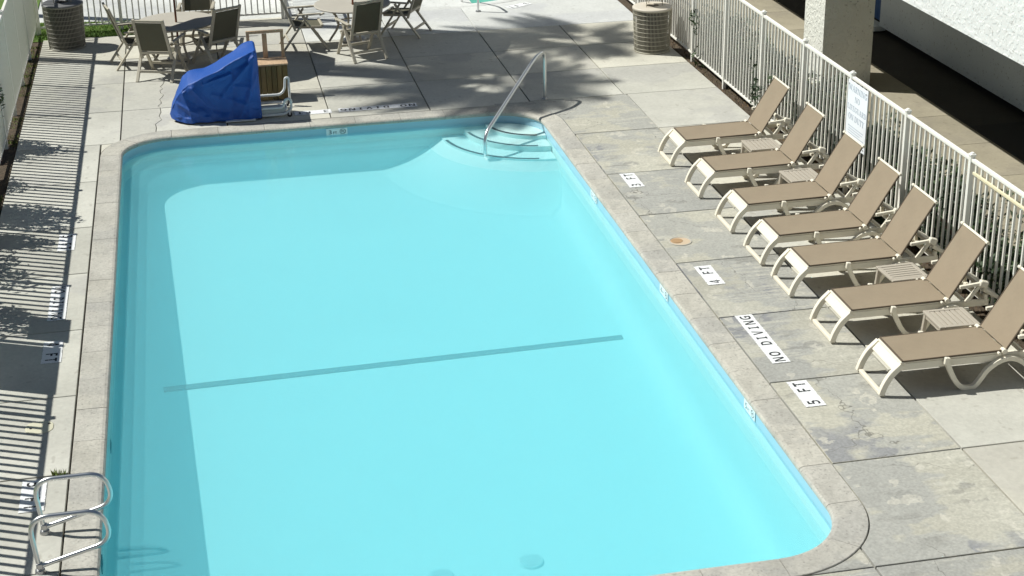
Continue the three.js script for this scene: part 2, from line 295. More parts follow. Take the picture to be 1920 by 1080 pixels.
// ---------- coping stones ----------
const coping = structure('pool_coping', 'ring of bullnosed concrete coping stones around the pool');
{
  // cross-section: (outward from the pool wall, height)
  const prof = [[0.0, -0.078], [-0.022, -0.07], [-0.034, -0.048], [-0.03, -0.022], [-0.012, -0.004], [0.02, 0.004], [CW - 0.012, 0.006], [CW - 0.006, 0.0], [CW - 0.006, -0.078]];
  const segs = [];
  const r = RIN, straight = (x0, z0, x1, z1, nx, nz) => { const L = Math.hypot(x1 - x0, z1 - z0), n = Math.round(L / 0.74); for (let i = 0; i < n; i++) { const f = (t) => [x0 + (x1 - x0) * t, z0 + (z1 - z0) * t, nx, nz], a = i / n + 0.003 / L, b = (i + 1) / n - 0.003 / L; segs.push([f(a), f((a + b) / 2), f(b)]); } };
  const arc = (cx, cz, a0) => { for (let k = 0; k < 2; k++) { const s = []; for (let i = 0; i <= 8; i++) { const a = a0 + (k + i / 8 * 0.99 + 0.005) / 2 * Math.PI / 2; s.push([cx + r * Math.cos(a), cz + r * Math.sin(a), Math.cos(a), Math.sin(a)]); } segs.push(s); } };
  const { x0, x1, z0, z1 } = IN;
  straight(x1, z0 + r, x1, z1 - r, 1, 0); arc(x1 - r, z1 - r, 0); straight(x1 - r, z1, x0 + r, z1, 0, 1); arc(x0 + r, z1 - r, Math.PI / 2);
  straight(x0, z1 - r, x0, z0 + r, -1, 0); arc(x0 + r, z0 + r, Math.PI); straight(x0 + r, z0, x1 - r, z0, 0, -1); arc(x1 - r, z0 + r, -Math.PI / 2);
  for (const s of segs) {
    const pos = [], idx = [], np = prof.length, dy = rr(-0.0015, 0.0015);
    s.forEach(([x, z, nx, nz]) => prof.forEach(([o, y]) => pos.push(x + nx * o, y + dy, z + nz * o)));
    for (let i = 0; i + 1 < s.length; i++) for (let k = 0; k < np; k++) { const a = i * np + k, b = i * np + (k + 1) % np; idx.push(a, a + np, b, b, a + np, b + np); }
    for (const e of [0, s.length - 1]) for (let k = 1; k + 1 < np; k++) e ? idx.push(e * np, e * np + k + 1, e * np + k) : idx.push(0, k, k + 1);
    let g = new THREE.BufferGeometry(); g.setAttribute('position', new THREE.Float32BufferAttribute(pos, 3)); g.setIndex(idx); g = g.toNonIndexed(); g.computeVertexNormals();
    mesh('coping_stone', planarUV(g), mat.cope[Math.floor(rnd() * 3)], coping);
  }
}

// ---------- ground and deck ----------
{
  const s = new THREE.Shape([[-160, -160], [160, -160], [160, 160], [-160, 160]].map((p) => new THREE.Vector2(...p)));
  s.holes.push(new THREE.Path(ringPts(0.05).map(([x, z]) => new THREE.Vector2(x, -z))));
  s.holes.push(new THREE.Path([...Array(40)].map((_, i) => new THREE.Vector2(5.75 + 2.05 * Math.cos(i * Math.PI / 20), 36.5 + 2.05 * Math.sin(i * Math.PI / 20)))));
  const g = planarUV(new THREE.ShapeGeometry(s).rotateX(-Math.PI / 2).translate(0, -0.14, 0));
  mesh('ground', g, mat.asphalt).userData.kind = 'structure';
}
const deck = structure('pool_deck', 'concrete pool deck of large slabs with dark joints and worn grey coating');
const GAP = 0.0105, TH = 0.1, ev = new Evaluator(); ev.attributes = ['position', 'normal'];
const ringBrush = (() => { const b = new Brush(new THREE.ExtrudeGeometry(new THREE.Shape(ringPts(CW + 0.005, 20).map(([x, z]) => new THREE.Vector2(x, -z))), { depth: 1, bevelEnabled: false }).rotateX(-Math.PI / 2).translate(0, -0.5, 0)); b.updateMatrixWorld(); return b; })();
const spaC = [5.75, -36.5], spaR = 2.05;
const spaBrush = (() => { const b = new Brush(new THREE.CylinderGeometry(spaR + 0.3, spaR + 0.3, 1, 64).translate(spaC[0], 0, spaC[1])); b.updateMatrixWorld(); return b; })();
function slabGeo(pts) { // polygon in (x, z) with a small arris
  const g = new THREE.ExtrudeGeometry(new THREE.Shape(pts.map(([x, z]) => new THREE.Vector2(x, -z))), { depth: TH - 0.004, bevelEnabled: true, bevelSize: 0.004, bevelOffset: -0.004, bevelThickness: 0.004, bevelSegments: 1 }).rotateX(-Math.PI / 2).translate(0, -TH, 0);
  return g;
}
function slab(x0, x1, z0, z1, mats, cut, poly) {
  let g = slabGeo(poly ?? [[x0 + GAP, z0 + GAP], [x0 + GAP, z1 - GAP], [x1 - GAP, z1 - GAP], [x1 - GAP, z0 + GAP]]);
  if (cut) { const a = new Brush(g); a.updateMatrixWorld(); g = ev.evaluate(a, cut, SUBTRACTION).geometry; }
  const o = mesh('slab', planarUV(g, rnd() * 20, rnd() * 20), mats[Math.floor(rnd() * mats.length)], deck);
  o.position.y = rr(-0.002, 0.001); return o;
}
{
  const OX0 = IN.x0 - CW, OX1 = IN.x1 + CW, OZ0 = IN.z0 - CW - 0.005, OZ1 = IN.z1 + CW + 0.005;
  // right of the pool: stained row next to the coping, cream row by the fence
  const zr = [-26.97, -24.95, -22.88, -21.05, -19.21, -17.4, -15.57, -13.68, -11.795, -9.95, -8.1];
  for (let i = 0; i + 1 < zr.length; i++) {
    const first = i === 0, corner = zr[i] === -13.68;
    if (first) slab(5.0, 7.41, zr[0], zr[1], mat.grey, ringBrush);
    else if (corner) slab(5.65, 7.41, zr[i], zr[i + 1], mat.grey, ringBrush);
    else slab(zr[i] >= -11.8 ? 5.65 : OX1 + 0.006, 7.41, zr[i], zr[i + 1], mat.grey);
    slab(7.41, 9.1, zr[i], zr[i + 1], [mat.cream[0], mat.cream[2]]);
  }
  slab(4.6, 5.65, -13.2, -11.795, mat.grey, ringBrush);
  // near end
  for (const [a, b] of [[-3.05, -1.7], [-1.7, 0.1], [0.1, 1.95], [1.95, 3.8], [3.8, 5.65]]) { slab(a, b, -11.795, -9.95, mat.grey); slab(a, b, -9.95, -8.1, mat.cream); }
  // left strip
  const zl = [-26.35, -24.5, -22.5, -20.75, -18.9, -17.07, -15.25, -13.4, -11.795];
  for (let i = 0; i + 1 < zl.length; i++) slab(-3.05, OX0 - 0.006, zl[i], zl[i + 1], [mat.cream[1], mat.cream[0]]);
  slab(OX0 - 0.006 + 0.0, -0.9, -13.2, -11.795, mat.cream, ringBrush);
  // far deck
  const zf = [-26.87, -28.73, -30.42, -32.1, -33.62];
  slab(-0.6, 2.15, -34.32, -33.62, mat.cream);
  const zfl = [-26.35, -28.2, -30.0, -31.7, -33.62];
  for (let i = 0; i < 4; i++) slab(-3.05, -1.38, zfl[i + 1], zfl[i], mat.cream);
  slab(-1.69, -1.38, -26.35, -25.2, mat.cream, ringBrush);
  const xf = [-1.38, 0.39, 2.15, 3.87, 5.65, 7.36, 9.1];
  for (let c = 0; c < 6; c++) for (let i = 0; i < 4; i++) {
    const x0 = xf[c], x1 = xf[c + 1]; let z1 = zf[i], z0 = zf[i + 1];
    if (c >= 4 && i === 0) z1 = -26.97;
    if (c === 0) { z1 = i ? zfl[i] : -25.2; z0 = zfl[i + 1]; }
    if (c === 0 && z0 > -31) { // a jagged crack runs down these slabs
      const xc = (z) => -0.72 + 0.055 * (z + 28.3) / -1.5, n = 13, cr = [];
      for (let k = 0; k <= n; k++) { const z = z0 + GAP + (z1 - z0 - 2 * GAP) * k / n; cr.push([xc(z) + rr(-0.05, 0.05) * (k % 2 ? 1 : -1), z]); }
      slab(0, 0, 0, 0, [mat.cream[0]], i ? null : ringBrush, [[x0 + GAP, z0 + GAP], ...cr.map(([x, z]) => [x - 0.006, z]).reverse().slice(0).reverse(), [x0 + GAP, z1 - GAP]].reverse());
      slab(0, 0, 0, 0, [mat.cream[0]], i ? null : ringBrush, [[x1 - GAP, z0 + GAP], [x1 - GAP, z1 - GAP], ...cr.map(([x, z]) => [x + 0.006, z]).reverse()].reverse());
      continue;
    }
    if (i === 3 && c >= 2) continue;
    slab(x0, x1, z0, z1, c >= 4 && i > 1 ? mat.cream : i === 0 && c > 2 ? [mat.cream[1]] : mat.cream, i === 0 && c < 5 ? ringBrush : null);
  }
  slab(4.86, 5.64, -26.87, -25.5, [mat.cream[1]], ringBrush);
  // paving round the spa
  slab(2.15, 3.87, -35.2, -32.1, mat.pale); slab(3.87, 5.65, -39.5, -32.1, mat.pale, spaBrush); slab(5.65, 9.1, -39.5, -32.1, mat.pale, spaBrush); slab(2.15, 3.87, -39.5, -35.2, mat.pale, spaBrush);
}
// bedding under the joints, dark
{
  const s = new THREE.Shape([[-3.05, 8.1], [9.1, 8.1], [9.1, 39.5], [-3.05, 39.5]].map((p) => new THREE.Vector2(...p)));
  s.holes.push(new THREE.Path(ringPts(0.05).map(([x, z]) => new THREE.Vector2(x, -z))));
  s.holes.push(new THREE.Path([...Array(40)].map((_, i) => new THREE.Vector2(spaC[0] + spaR * Math.cos(i * Math.PI / 20), -spaC[1] + spaR * Math.sin(i * Math.PI / 20)))));
  mesh('joint_bedding', planarUV(new THREE.ShapeGeometry(s).rotateX(-Math.PI / 2).translate(0, -0.085, 0)), M([0.05, 0.047, 0.042], 0.95), deck);
}

// ---------- painted markings ----------
function canvasTex(w, h, draw) { const c = document.createElement('canvas'); c.width = w; c.height = h; const x = c.getContext('2d'); draw(x, w, h); const t = new THREE.CanvasTexture(c); t.colorSpace = THREE.SRGBColorSpace; t.magFilter = THREE.LinearFilter; return t; }
function stencil(text, w, h, wear, size, gapf) {
  return canvasTex(w, h, (x) => {
    x.fillStyle = '#f2f3f4'; x.fillRect(0, 0, w, h);
    x.fillStyle = '#17191c'; x.font = `bold ${size}px sans-serif`; x.textBaseline = 'middle'; x.textAlign = 'center';
    const u = w / (text.length + gapf);
    [...text].forEach((ch, i) => { x.save(); x.translate(u * (i + 0.5 + gapf / 2), h * 0.52); x.scale(0.92, 1); x.fillText(ch, 0, 0); x.restore(); });
    for (let i = 0; i < wear; i++) { x.fillStyle = `rgba(${rnd() < 0.5 ? '205,205,205' : '150,148,145'},${rr(0.15, 0.6)})`; x.fillRect(rnd() * w, rnd() * h, rr(1, 7), rr(1, 4)); }
    for (let i = 0; i < w / 3; i++) { const e = rnd() < 0.5, q = rr(0.5, 5) ** 1.2; x.fillStyle = `rgba(168,166,160,${rr(0.3, 0.9)})`; if (rnd() < 0.75) x.fillRect(rnd() * w, e ? 0 : h - q * 0.7, rr(2, 14), q * 0.7); else x.fillRect(e ? 0 : w - q, rnd() * h, q, rr(2, 9)); }
    x.fillStyle = '#f2f3f4'; for (const ch of [0.42, 0.62]) if (text.length < 5) x.fillRect(0, h * ch, w, 2);
  });
}
const ndT = stencil('NO DIVING', 700, 120, 700, 98, 0.2);
const ftT = [3, 4, 5].map((n) => stencil(`${n} FT`, 320, 124, 330, 102, 0.25));
const markM = (t) => M([0.88, 0.88, 0.88], 0.7, { map: t });
const ndM = markM(ndT), ftM = ftT.map(markM);
function marking(label, m, x, z, len, wid, turn) {
  const o = mesh('painted_marking', new THREE.BoxGeometry(len, 0.003, wid), m, deck); o.position.set(x, 0.0045, z); o.rotation.y = turn; o.userData.label = label;
}
{
  const Rt = Math.PI / 2, L = -Math.PI / 2, F = Math.PI;
  marking('3 FT stencil on the right deck', ftM[0], 6.29, -22.53, 0.64, 0.235, Rt);
  marking('4 FT stencil on the right deck', ftM[1], 6.29, -18.71, 0.64, 0.235, Rt);
  marking('NO DIVING stencil on the right deck', ndM, 6.3, -16.71, 1.38, 0.225, Rt);
  marking('5 FT stencil on the right deck', ftM[2], 6.29, -15.22, 0.63, 0.24, Rt);
  marking('3 FT stencil in the striped fence shadow on the left', ftM[0], -2.03, -21.95, 0.64, 0.235, L);
  marking('NO DIVING stencil in the striped fence shadow on the left', ndM, -2.035, -19.8, 1.12, 0.225, L);
  marking('4 FT stencil in the dark shadow on the left', ftM[1], -2.03, -18.3, 0.62, 0.235, L);
  marking('5 FT stencil beside the grab rails on the left', ftM[2], -2.03, -14.87, 0.64, 0.25, L);
  marking('NO DIVING stencil behind the far coping', ndM, 3.0, -27.26, 1.38, 0.22, F);
  marking('3 FT stencil beside the pool lift', ftM[0], 1.87, -27.26, 0.64, 0.22, F);
  const sp = mesh('painted_marking', new THREE.BoxGeometry(0.62, 0.003, 0.24), ftM[0], deck); sp.position.set(6.9, 0.0045, -34.0); sp.rotation.y = F + 0.55; sp.userData.label = '3 FT stencil by the spa';
}
// depth tiles on the pool wall
{
  const dt = (n) => canvasTex(256, 96, (x, w, h) => {
    x.fillStyle = '#f4f7f8'; x.fillRect(0, 0, w, h); x.fillStyle = '#141d22'; x.font = 'bold 78px sans-serif'; x.textBaseline = 'middle'; x.fillText(`${n}`, 26, 52); x.font = 'bold 44px sans-serif'; x.fillText('FT', 80, 60);
    x.strokeStyle = '#141d22'; x.lineWidth = 7; x.beginPath(); x.arc(200, 48, 34, 0, 7); x.stroke(); x.beginPath(); x.moveTo(176, 24); x.lineTo(224, 72); x.stroke(); x.beginPath(); x.moveTo(180, 62); x.quadraticCurveTo(200, 26, 220, 44); x.stroke();
  });
  const tm = [3, 4, 5].map((n) => M([0.9, 0.9, 0.9], 0.3, { map: dt(n) }));
  const put = (label, m, x, z, turn) => { const o = mesh('depth_tile', new THREE.BoxGeometry(0.36, 0.115, 0.01), m, pool); o.position.set(x, -0.142, z); o.rotation.y = turn; o.userData.label = label; };
  put('white depth tile on the far wall', tm[0], 2.2, IN.z0 + 0.01, 0);
  put('white depth tile on the right wall near the steps', tm[0], IN.x1 - 0.01, -22.35, -Math.PI / 2);
  put('white depth tile on the right wall, middle', tm[1], IN.x1 - 0.01, -18.62, -Math.PI / 2);
  put('white depth tile on the right wall, near end', tm[2], IN.x1 - 0.01, -15.25, -Math.PI / 2);
}

// ---------- the building on the right ----------
{
  const b = thing('hotel_building', 'white stucco building with an upper floor overhanging a shaded ground floor', 'building', [0, 0, 0]);
  const OX = 10.6, OH = 2.43;
  mesh('upper_wall', planarUV(box(0.3, 3.2, 48, OX + 0.15, OH + 1.6, -30)), mat.stucco, b);
  mesh('soffit', planarUV(box(9.4, 0.25, 47.9, OX + 5.0, OH + 0.14, -30)), mat.stuccoTan, b);
  mesh('roof', planarUV(box(9.6, 0.3, 48, OX + 4.9, OH + 3.36, -30)), mat.asphalt, b);
  mesh('ground_floor_wall', planarUV(box(0.25, OH - 0.1, 16.2, 13.76, OH / 2 - 0.05, -22.25)), mat.wallGrey, b);
  mesh('ground_floor_wall', planarUV(box(0.25, OH - 0.1, 20, 13.76, OH / 2 - 0.05, -42.05)), mat.wallGrey, b);
  const d = mesh('door', rbox(0.06, 2.05, 0.95, 0.01, 13.78, 1.06, -31.2), mat.doorBlue, b);
  for (const z of [-30.38, -32.01]) mesh('door_frame', box(0.12, 2.15, 0.08, 13.74, 1.09, z), mat.doorBlue, b);
  mesh('door_panel', box(0.05, 2.05, 0.6, 13.78, 1.06, -30.75), mat.doorBlue, b);
  mesh('door_step', planarUV(box(0.5, 0.1, 1.8, 13.5, -0.05, -31.2)), mat.wallGrey, b);
  for (const z of [-26.87, -38.5, -15.2]) mesh('pillar', planarUV(box(0.93, OH + 0.15, 0.93, 11.29, (OH - 0.15) / 2, z)), mat.stuccoTan, b);
  mesh('back_wall', planarUV(box(0.3, 5.6, 48, 20.2, OH + 0.4, -30)), mat.stucco, b);
  const mt = thing('floor_sheet', 'large flat black sheet on the floor below the overhang', 'mat', [13.0, -0.125, -23.1]);  // flat black rectangle, darker than the asphalt around it
  mesh('sheet_pad', rbox(1.1, 0.014, 2.0, 0.006, 0, 0, 0), mat.black, mt);
}
const walk = structure('walkway', 'tan concrete walkway between the hedge and the building');
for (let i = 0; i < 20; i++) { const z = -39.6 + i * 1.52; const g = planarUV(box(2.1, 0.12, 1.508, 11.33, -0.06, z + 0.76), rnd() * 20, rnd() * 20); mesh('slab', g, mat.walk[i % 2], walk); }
mesh('planting_bed', planarUV(box(1.17, 0.1, 30, 9.69, -0.09, -24)), mat.soil).userData.kind = 'structure';

// ---------- fences ----------
function fence(label, x0, z0, x1, z1, H = 1.79, opt = {}) {
  const L = Math.hypot(x1 - x0, z1 - z0), n = Math.round(L / 1.89), t = thing('picket_fence', label, 'fence', [x0, 0, z0], Math.atan2(-(z1 - z0), x1 - x0));
  const pg = new RoundedBoxGeometry(0.064, H + 0.13, 0.064, 1, 0.006).translate(0, (H + 0.13) / 2 - 0.13, 0), cg = new RoundedBoxGeometry(0.08, 0.03, 0.08, 2, 0.01);
  const cg2 = new THREE.SphereGeometry(0.03, 12, 8, 0, 6.3, 0, 1.6).scale(1, 0.7, 1).translate(0, 0.015, 0), cap = merge([cg, cg2]);
  const pk = new THREE.BoxGeometry(opt.pk ?? 0.027, H - 0.17, opt.pk ?? 0.027), u = L / n;
  for (let i = 0; i <= n; i++) { const p = mesh('post', pg, mat.fence, t); p.position.x = i * u; const c = mesh('post_cap', cap, mat.fence, p); c.position.y = H + 0.015; }
  for (let i = 0; i < n; i++) {
    const r1 = mesh('rail', new RoundedBoxGeometry(u - 0.068, 0.042, 0.05, 1, 0.006), mat.fence, t); r1.position.set((i + 0.5) * u, H - 0.045, 0);
    const r2 = mesh('rail', new RoundedBoxGeometry(u - 0.068, 0.036, 0.04, 1, 0.005), mat.fence, t); r2.position.set((i + 0.5) * u, 0.125, 0);
    for (let k = 1; k <= 12; k++) { const p = mesh('picket', pk, mat.fence, t); p.position.set(i * u + k * u / 13, H / 2 + 0.018, 0); }
  }
  return t;
}
const rf = fence('white picket fence behind the row of loungers', 9.22, -36.42, 9.22, -11.85);
{ // straight bar fixed to the nearer panels
  const g = rbox(3.9, 0.035, 0.028, 0.005, 0, 0, 0); const o = mesh('mid_rail', g, mat.fenceYellow, rf); o.position.set(36.42 - 17.4 + 1.95, 1.61, 0.026); o.userData.label = 'cream bar fixed across the pickets below the top rail';
}
fence('pale picket fence along the left side casting striped shadows', -3.22, -11.5, -3.22, -34.18, 1.79, { pk: 0.038 });
fence('pale picket fence along the far end behind the tables', -3.15, -34.2, 1.85, -34.2);
fence('pale picket fence running back beside the spa', 1.92, -34.24, 1.92, -41.8);

// signs
{
  const t = canvasTex(420, 560, (x, w, h) => {
    x.fillStyle = '#f4f7fb'; x.fillRect(0, 0, w, h); x.fillStyle = '#9ba7b6'; x.textAlign = 'center';
    const row = (s, y, z) => { x.font = `bold ${z}px serif`; x.fillText(s, w / 2, y); };
    row('WARNING', 84, 74); row('NO', 168, 70); row('LIFEGUARD', 254, 66); row('ON DUTY', 338, 72);
    x.fillStyle = '#b7c2cf'; for (let i = 0; i < 6; i++) x.fillRect(46 + (i % 2) * 16, 392 + i * 22, w - 92 - (i % 3) * 34, 7);
  });
  const s = thing('warning_sign', 'white warning sign about no lifeguard fixed to the fence', 'sign', [9.165, 0, -20.92], -Math.PI / 2);
  const p = mesh('sign_panel', new THREE.BoxGeometry(0.71, 0.93, 0.008), M([0.97, 0.98, 1], 0.45, { map: t }), s); p.position.set(0, 1.27, 0.012);
  mesh('bolt', [cyl(0.012, 0.012, 0.01, -0.31, 1.68, 0.018, 10, Math.PI / 2), cyl(0.012, 0.012, 0.01, 0.31, 1.68, 0.018, 10, Math.PI / 2), cyl(0.012, 0.012, 0.01, -0.31, 0.86, 0.018, 10, Math.PI / 2), cyl(0.012, 0.012, 0.01, 0.31, 0.86, 0.018, 10, Math.PI / 2)], mat.steelDull, s);
  for (const [z, w, y0, y1, label] of [[-19.5, 0.7, 1.2, 1.83, 'small notice board on the left fence'], [-18.35, 1.25, 0.12, 1.72, 'large notice board on the left fence']]) {
    const o = thing('notice_board', label, 'sign', [-3.175, 0, z], Math.PI / 2);
    mesh('board_panel', rbox(w, y1 - y0, 0.012, 0.004, 0, (y0 + y1) / 2, 0), mat.whitePaint, o);
    mesh('board_frame', [box(w, 0.03, 0.02, 0, y1 + 0.016, 0), box(w, 0.03, 0.02, 0, y0 - 0.016, 0)], mat.steelDull, o);
  }
}

// ---------- plants ----------
function leafGeo(n, rx, ry, rz, size, rough) { // leaf clusters through a lumpy crown volume
  const pos = [], nor = [], uv = [];
  const lumps = [...Array(9)].map(() => [rr(-0.75, 0.75), rr(-0.3, 0.85), rr(-0.75, 0.75), rr(0.35, 0.6)]);
  const q = new THREE.Quaternion(), e = new THREE.Euler();
  for (let i = 0; i < n; i++) {
    const l = lumps[Math.floor(rnd() * lumps.length)]; let d = V(rr(-1, 1), rr(-1, 1), rr(-1, 1)); if (d.length() > 1) { i--; continue; } d.setLength(l[3] * (0.55 + 0.45 * Math.sqrt(rnd())));
    const c = V((l[0] + d.x) * rx, Math.max(0.02, (l[1] + d.y + 0.55) / 1.7) * ry, (l[2] + d.z) * rz);
    q.setFromEuler(e.set(rr(-0.9, 0.9), rr(0, 6.28), rr(-0.9, 0.9)));
    const s = size * rr(0.6, 1.3), P = [V(-s, 0, 0), V(0, 0.15 * s, 0.45 * s), V(s, 0, 0), V(0, 0.15 * s, -0.45 * s)].map((p) => p.applyQuaternion(q).add(c)), N = V(0, 1, 0).applyQuaternion(q);
    for (const k of [0, 1, 2, 0, 2, 3]) { pos.push(...P[k].toArray()); nor.push(...N.toArray()); uv.push(0, 0); }
  }
  const g = new THREE.BufferGeometry(); g.setAttribute('position', new THREE.Float32BufferAttribute(pos, 3)); g.setAttribute('normal', new THREE.Float32BufferAttribute(nor, 3)); g.setAttribute('uv', new THREE.Float32BufferAttribute(uv, 2)); return g;
}
function stems(n, rx, h) { return [...Array(n)].map(() => rod([rr(-0.1, 0.1), 0, rr(-0.1, 0.1)], [rr(-rx, rx), h * rr(0.5, 0.9), rr(-rx, rx)], 0.012, 6)); }
{
  const vars = [0, 1, 2].map(() => ({ a: leafGeo(1900, 0.5, 0.95, 0.72, 0.05), b: leafGeo(800, 0.5, 0.98, 0.72, 0.045), s: merge(stems(7, 0.4, 0.8)) }));
  const zs = [[-28.2, 1.0], [-26.9, 0.9], [-25.5, 0.95], [-24.2, 0.98], [-23.0, 1.02], [-21.8, 0.92], [-20.6, 0.92], [-19.4, 1.0], [-18.3, 1.05], [-17.1, 0.9], [-16.0, 0.95], [-14.8, 0.9], [-13.6, 0.9]];
  const where = ['just past the wire trash can', 'in front of the stucco pillar, lowest of the hedge', 'behind the farthest lounger backrest', 'behind the first bare fence panel past the pillar', 'behind the second lounger from the far end', 'just left of the warning sign', 'behind the warning sign', 'behind the third and fourth lounger backrests', 'behind the fourth lounger backrest', 'between the fifth and sixth lounger backrests', 'behind the sixth lounger backrest, below the cream bar', 'behind the nearest lounger', 'at the near end of the hedge'];
  zs.forEach(([z, k], i) => {
    const v = vars[i % 3], t = thing('hedge_shrub', `dark green clipped shrub ${where[i]}`, 'shrub', [9.72, -0.04, z], rr(-0.25, 0.25) + (i % 2) * Math.PI, 'shrubs of the hedge behind the white fence');
    t.scale.set(0.95, k * 1.08, 1.02);
    mesh('foliage', v.a, mat.leaf[i % 3], t); mesh('young_leaves', v.b, mat.leaf[(i + 1) % 3], t); mesh('stem', v.s, mat.bark, t);
  });
  const lvs = [leafGeo(3600, 0.7, 1.95, 0.8, 0.055), leafGeo(2300, 0.75, 1.7, 1.0, 0.06), leafGeo(4600, 0.6, 1.9, 1.15, 0.05)], lw = leafGeo(500, 0.6, 2.0, 0.85, 0.055), ls = merge(stems(9, 0.4, 1.7)), lf = leafGeo(60, 0.6, 1.6, 0.8, 0.05);
  [[-26.75, 0.9, 1, 0.75, 0.3, 'farthest'], [-25.05, 0.7, 1.1, 0.5, 1.9, 'second from the far end, low'], [-23.75, 1.05, 0.9, 1.0, 4.1, 'third from the far end'], [-22.5, 0.86, 1.2, 0.7, 2.6, 'fourth from the far end'], [-21.35, 1.0, 1, 1.05, 5.2, 'second from the near end'], [-20.1, 0.82, 1.1, 1.2, 0.9, 'nearest']].forEach(([z, ky, kx, kz, a, w], i) => {
    const t = thing('flowering_shrub', `leafy shrub growing outside the left fence, ${w} of six`, 'shrub', [-3.85 - (i % 3) * 0.12, -0.1, z], a, 'shrubs outside the left fence'); t.scale.set(0.8 * kx, ky, 0.8 * kz);
    mesh('foliage', lvs[i % 3], mat.leaf[1], t); mesh('yellow_leaves', lw, mat.leafYellow, t); mesh('flower', lf, mat.flower, t).userData.kind = 'stuff'; mesh('stem', ls, mat.bark, t); t.scale.multiplyScalar(1.1);
  });
}
// palms whose crowns shade the far deck
function palm(label, x, z, h, lean, n, spread) {
  const t = thing('fan_palm', label, 'tree', [x, -0.14, z], 0);
  mesh('trunk', tube([[0, 0, 0], [lean[0] * 0.25, h * 0.4, lean[1] * 0.25], [lean[0], h, lean[1]]], 0.15, 30, 10), mat.bark, t);
  for (let i = 0; i < n; i++) {
    const a = (i / n) * 6.283 * 3 + rr(-0.3, 0.3), up = rr(-0.55, 0.85), L = spread * rr(0.75, 1.1), pos = [], idx = [];
    const d = V(Math.cos(a), 0, Math.sin(a)), side = V(-d.z, 0, d.x), P = (s) => V(lean[0], h, lean[1]).addScaledVector(d, L * s * Math.cos(up * 0.8)).add(V(0, L * (s * Math.sin(up) - 0.5 * s * s), 0));
    for (let k = 0; k < 26; k++) { const s = 0.25 + 0.75 * k / 26, c = P(s), w = 0.62 * Math.sin(Math.PI * Math.min(1, 0.18 + s * 0.8)) * L * 0.42; for (const q of [-1, 1]) { const b = pos.length / 3, tip = c.clone().addScaledVector(side, q * w).addScaledVector(d, w * 0.7).add(V(0, -w * 0.35, 0)), c2 = P(s + 0.03); pos.push(...c.toArray(), ...c2.toArray(), ...tip.toArray()); idx.push(b, b + 1, b + 2); } }
    const g = new THREE.BufferGeometry(); g.setAttribute('position', new THREE.Float32BufferAttribute(pos, 3)); g.setIndex(idx); g.computeVertexNormals();
    mesh('frond', [g, tube([P(0), P(0.35), P(0.7), P(1)].map((p) => p.toArray()), 0.02, 8, 5)], mat.frond, t);
  }
}
const shadeFrom = (x, z, h) => [x - 0.707 * h, z - 0.335 * h];
{
  const H1 = 15, [ax, az] = shadeFrom(5.3, -28.3, H1); palm('tall fan palm outside the left fence, leaning over the deck', ax - 0.5, az - 0.1, H1, [0.5, 0.1], 42, 2.55);
  const H2 = 17, [bx, bz] = shadeFrom(7.3, -31.0, H2); palm('tallest fan palm, standing behind the far fence', bx, bz, H2, [0.2, 0], 26, 1.9);
}

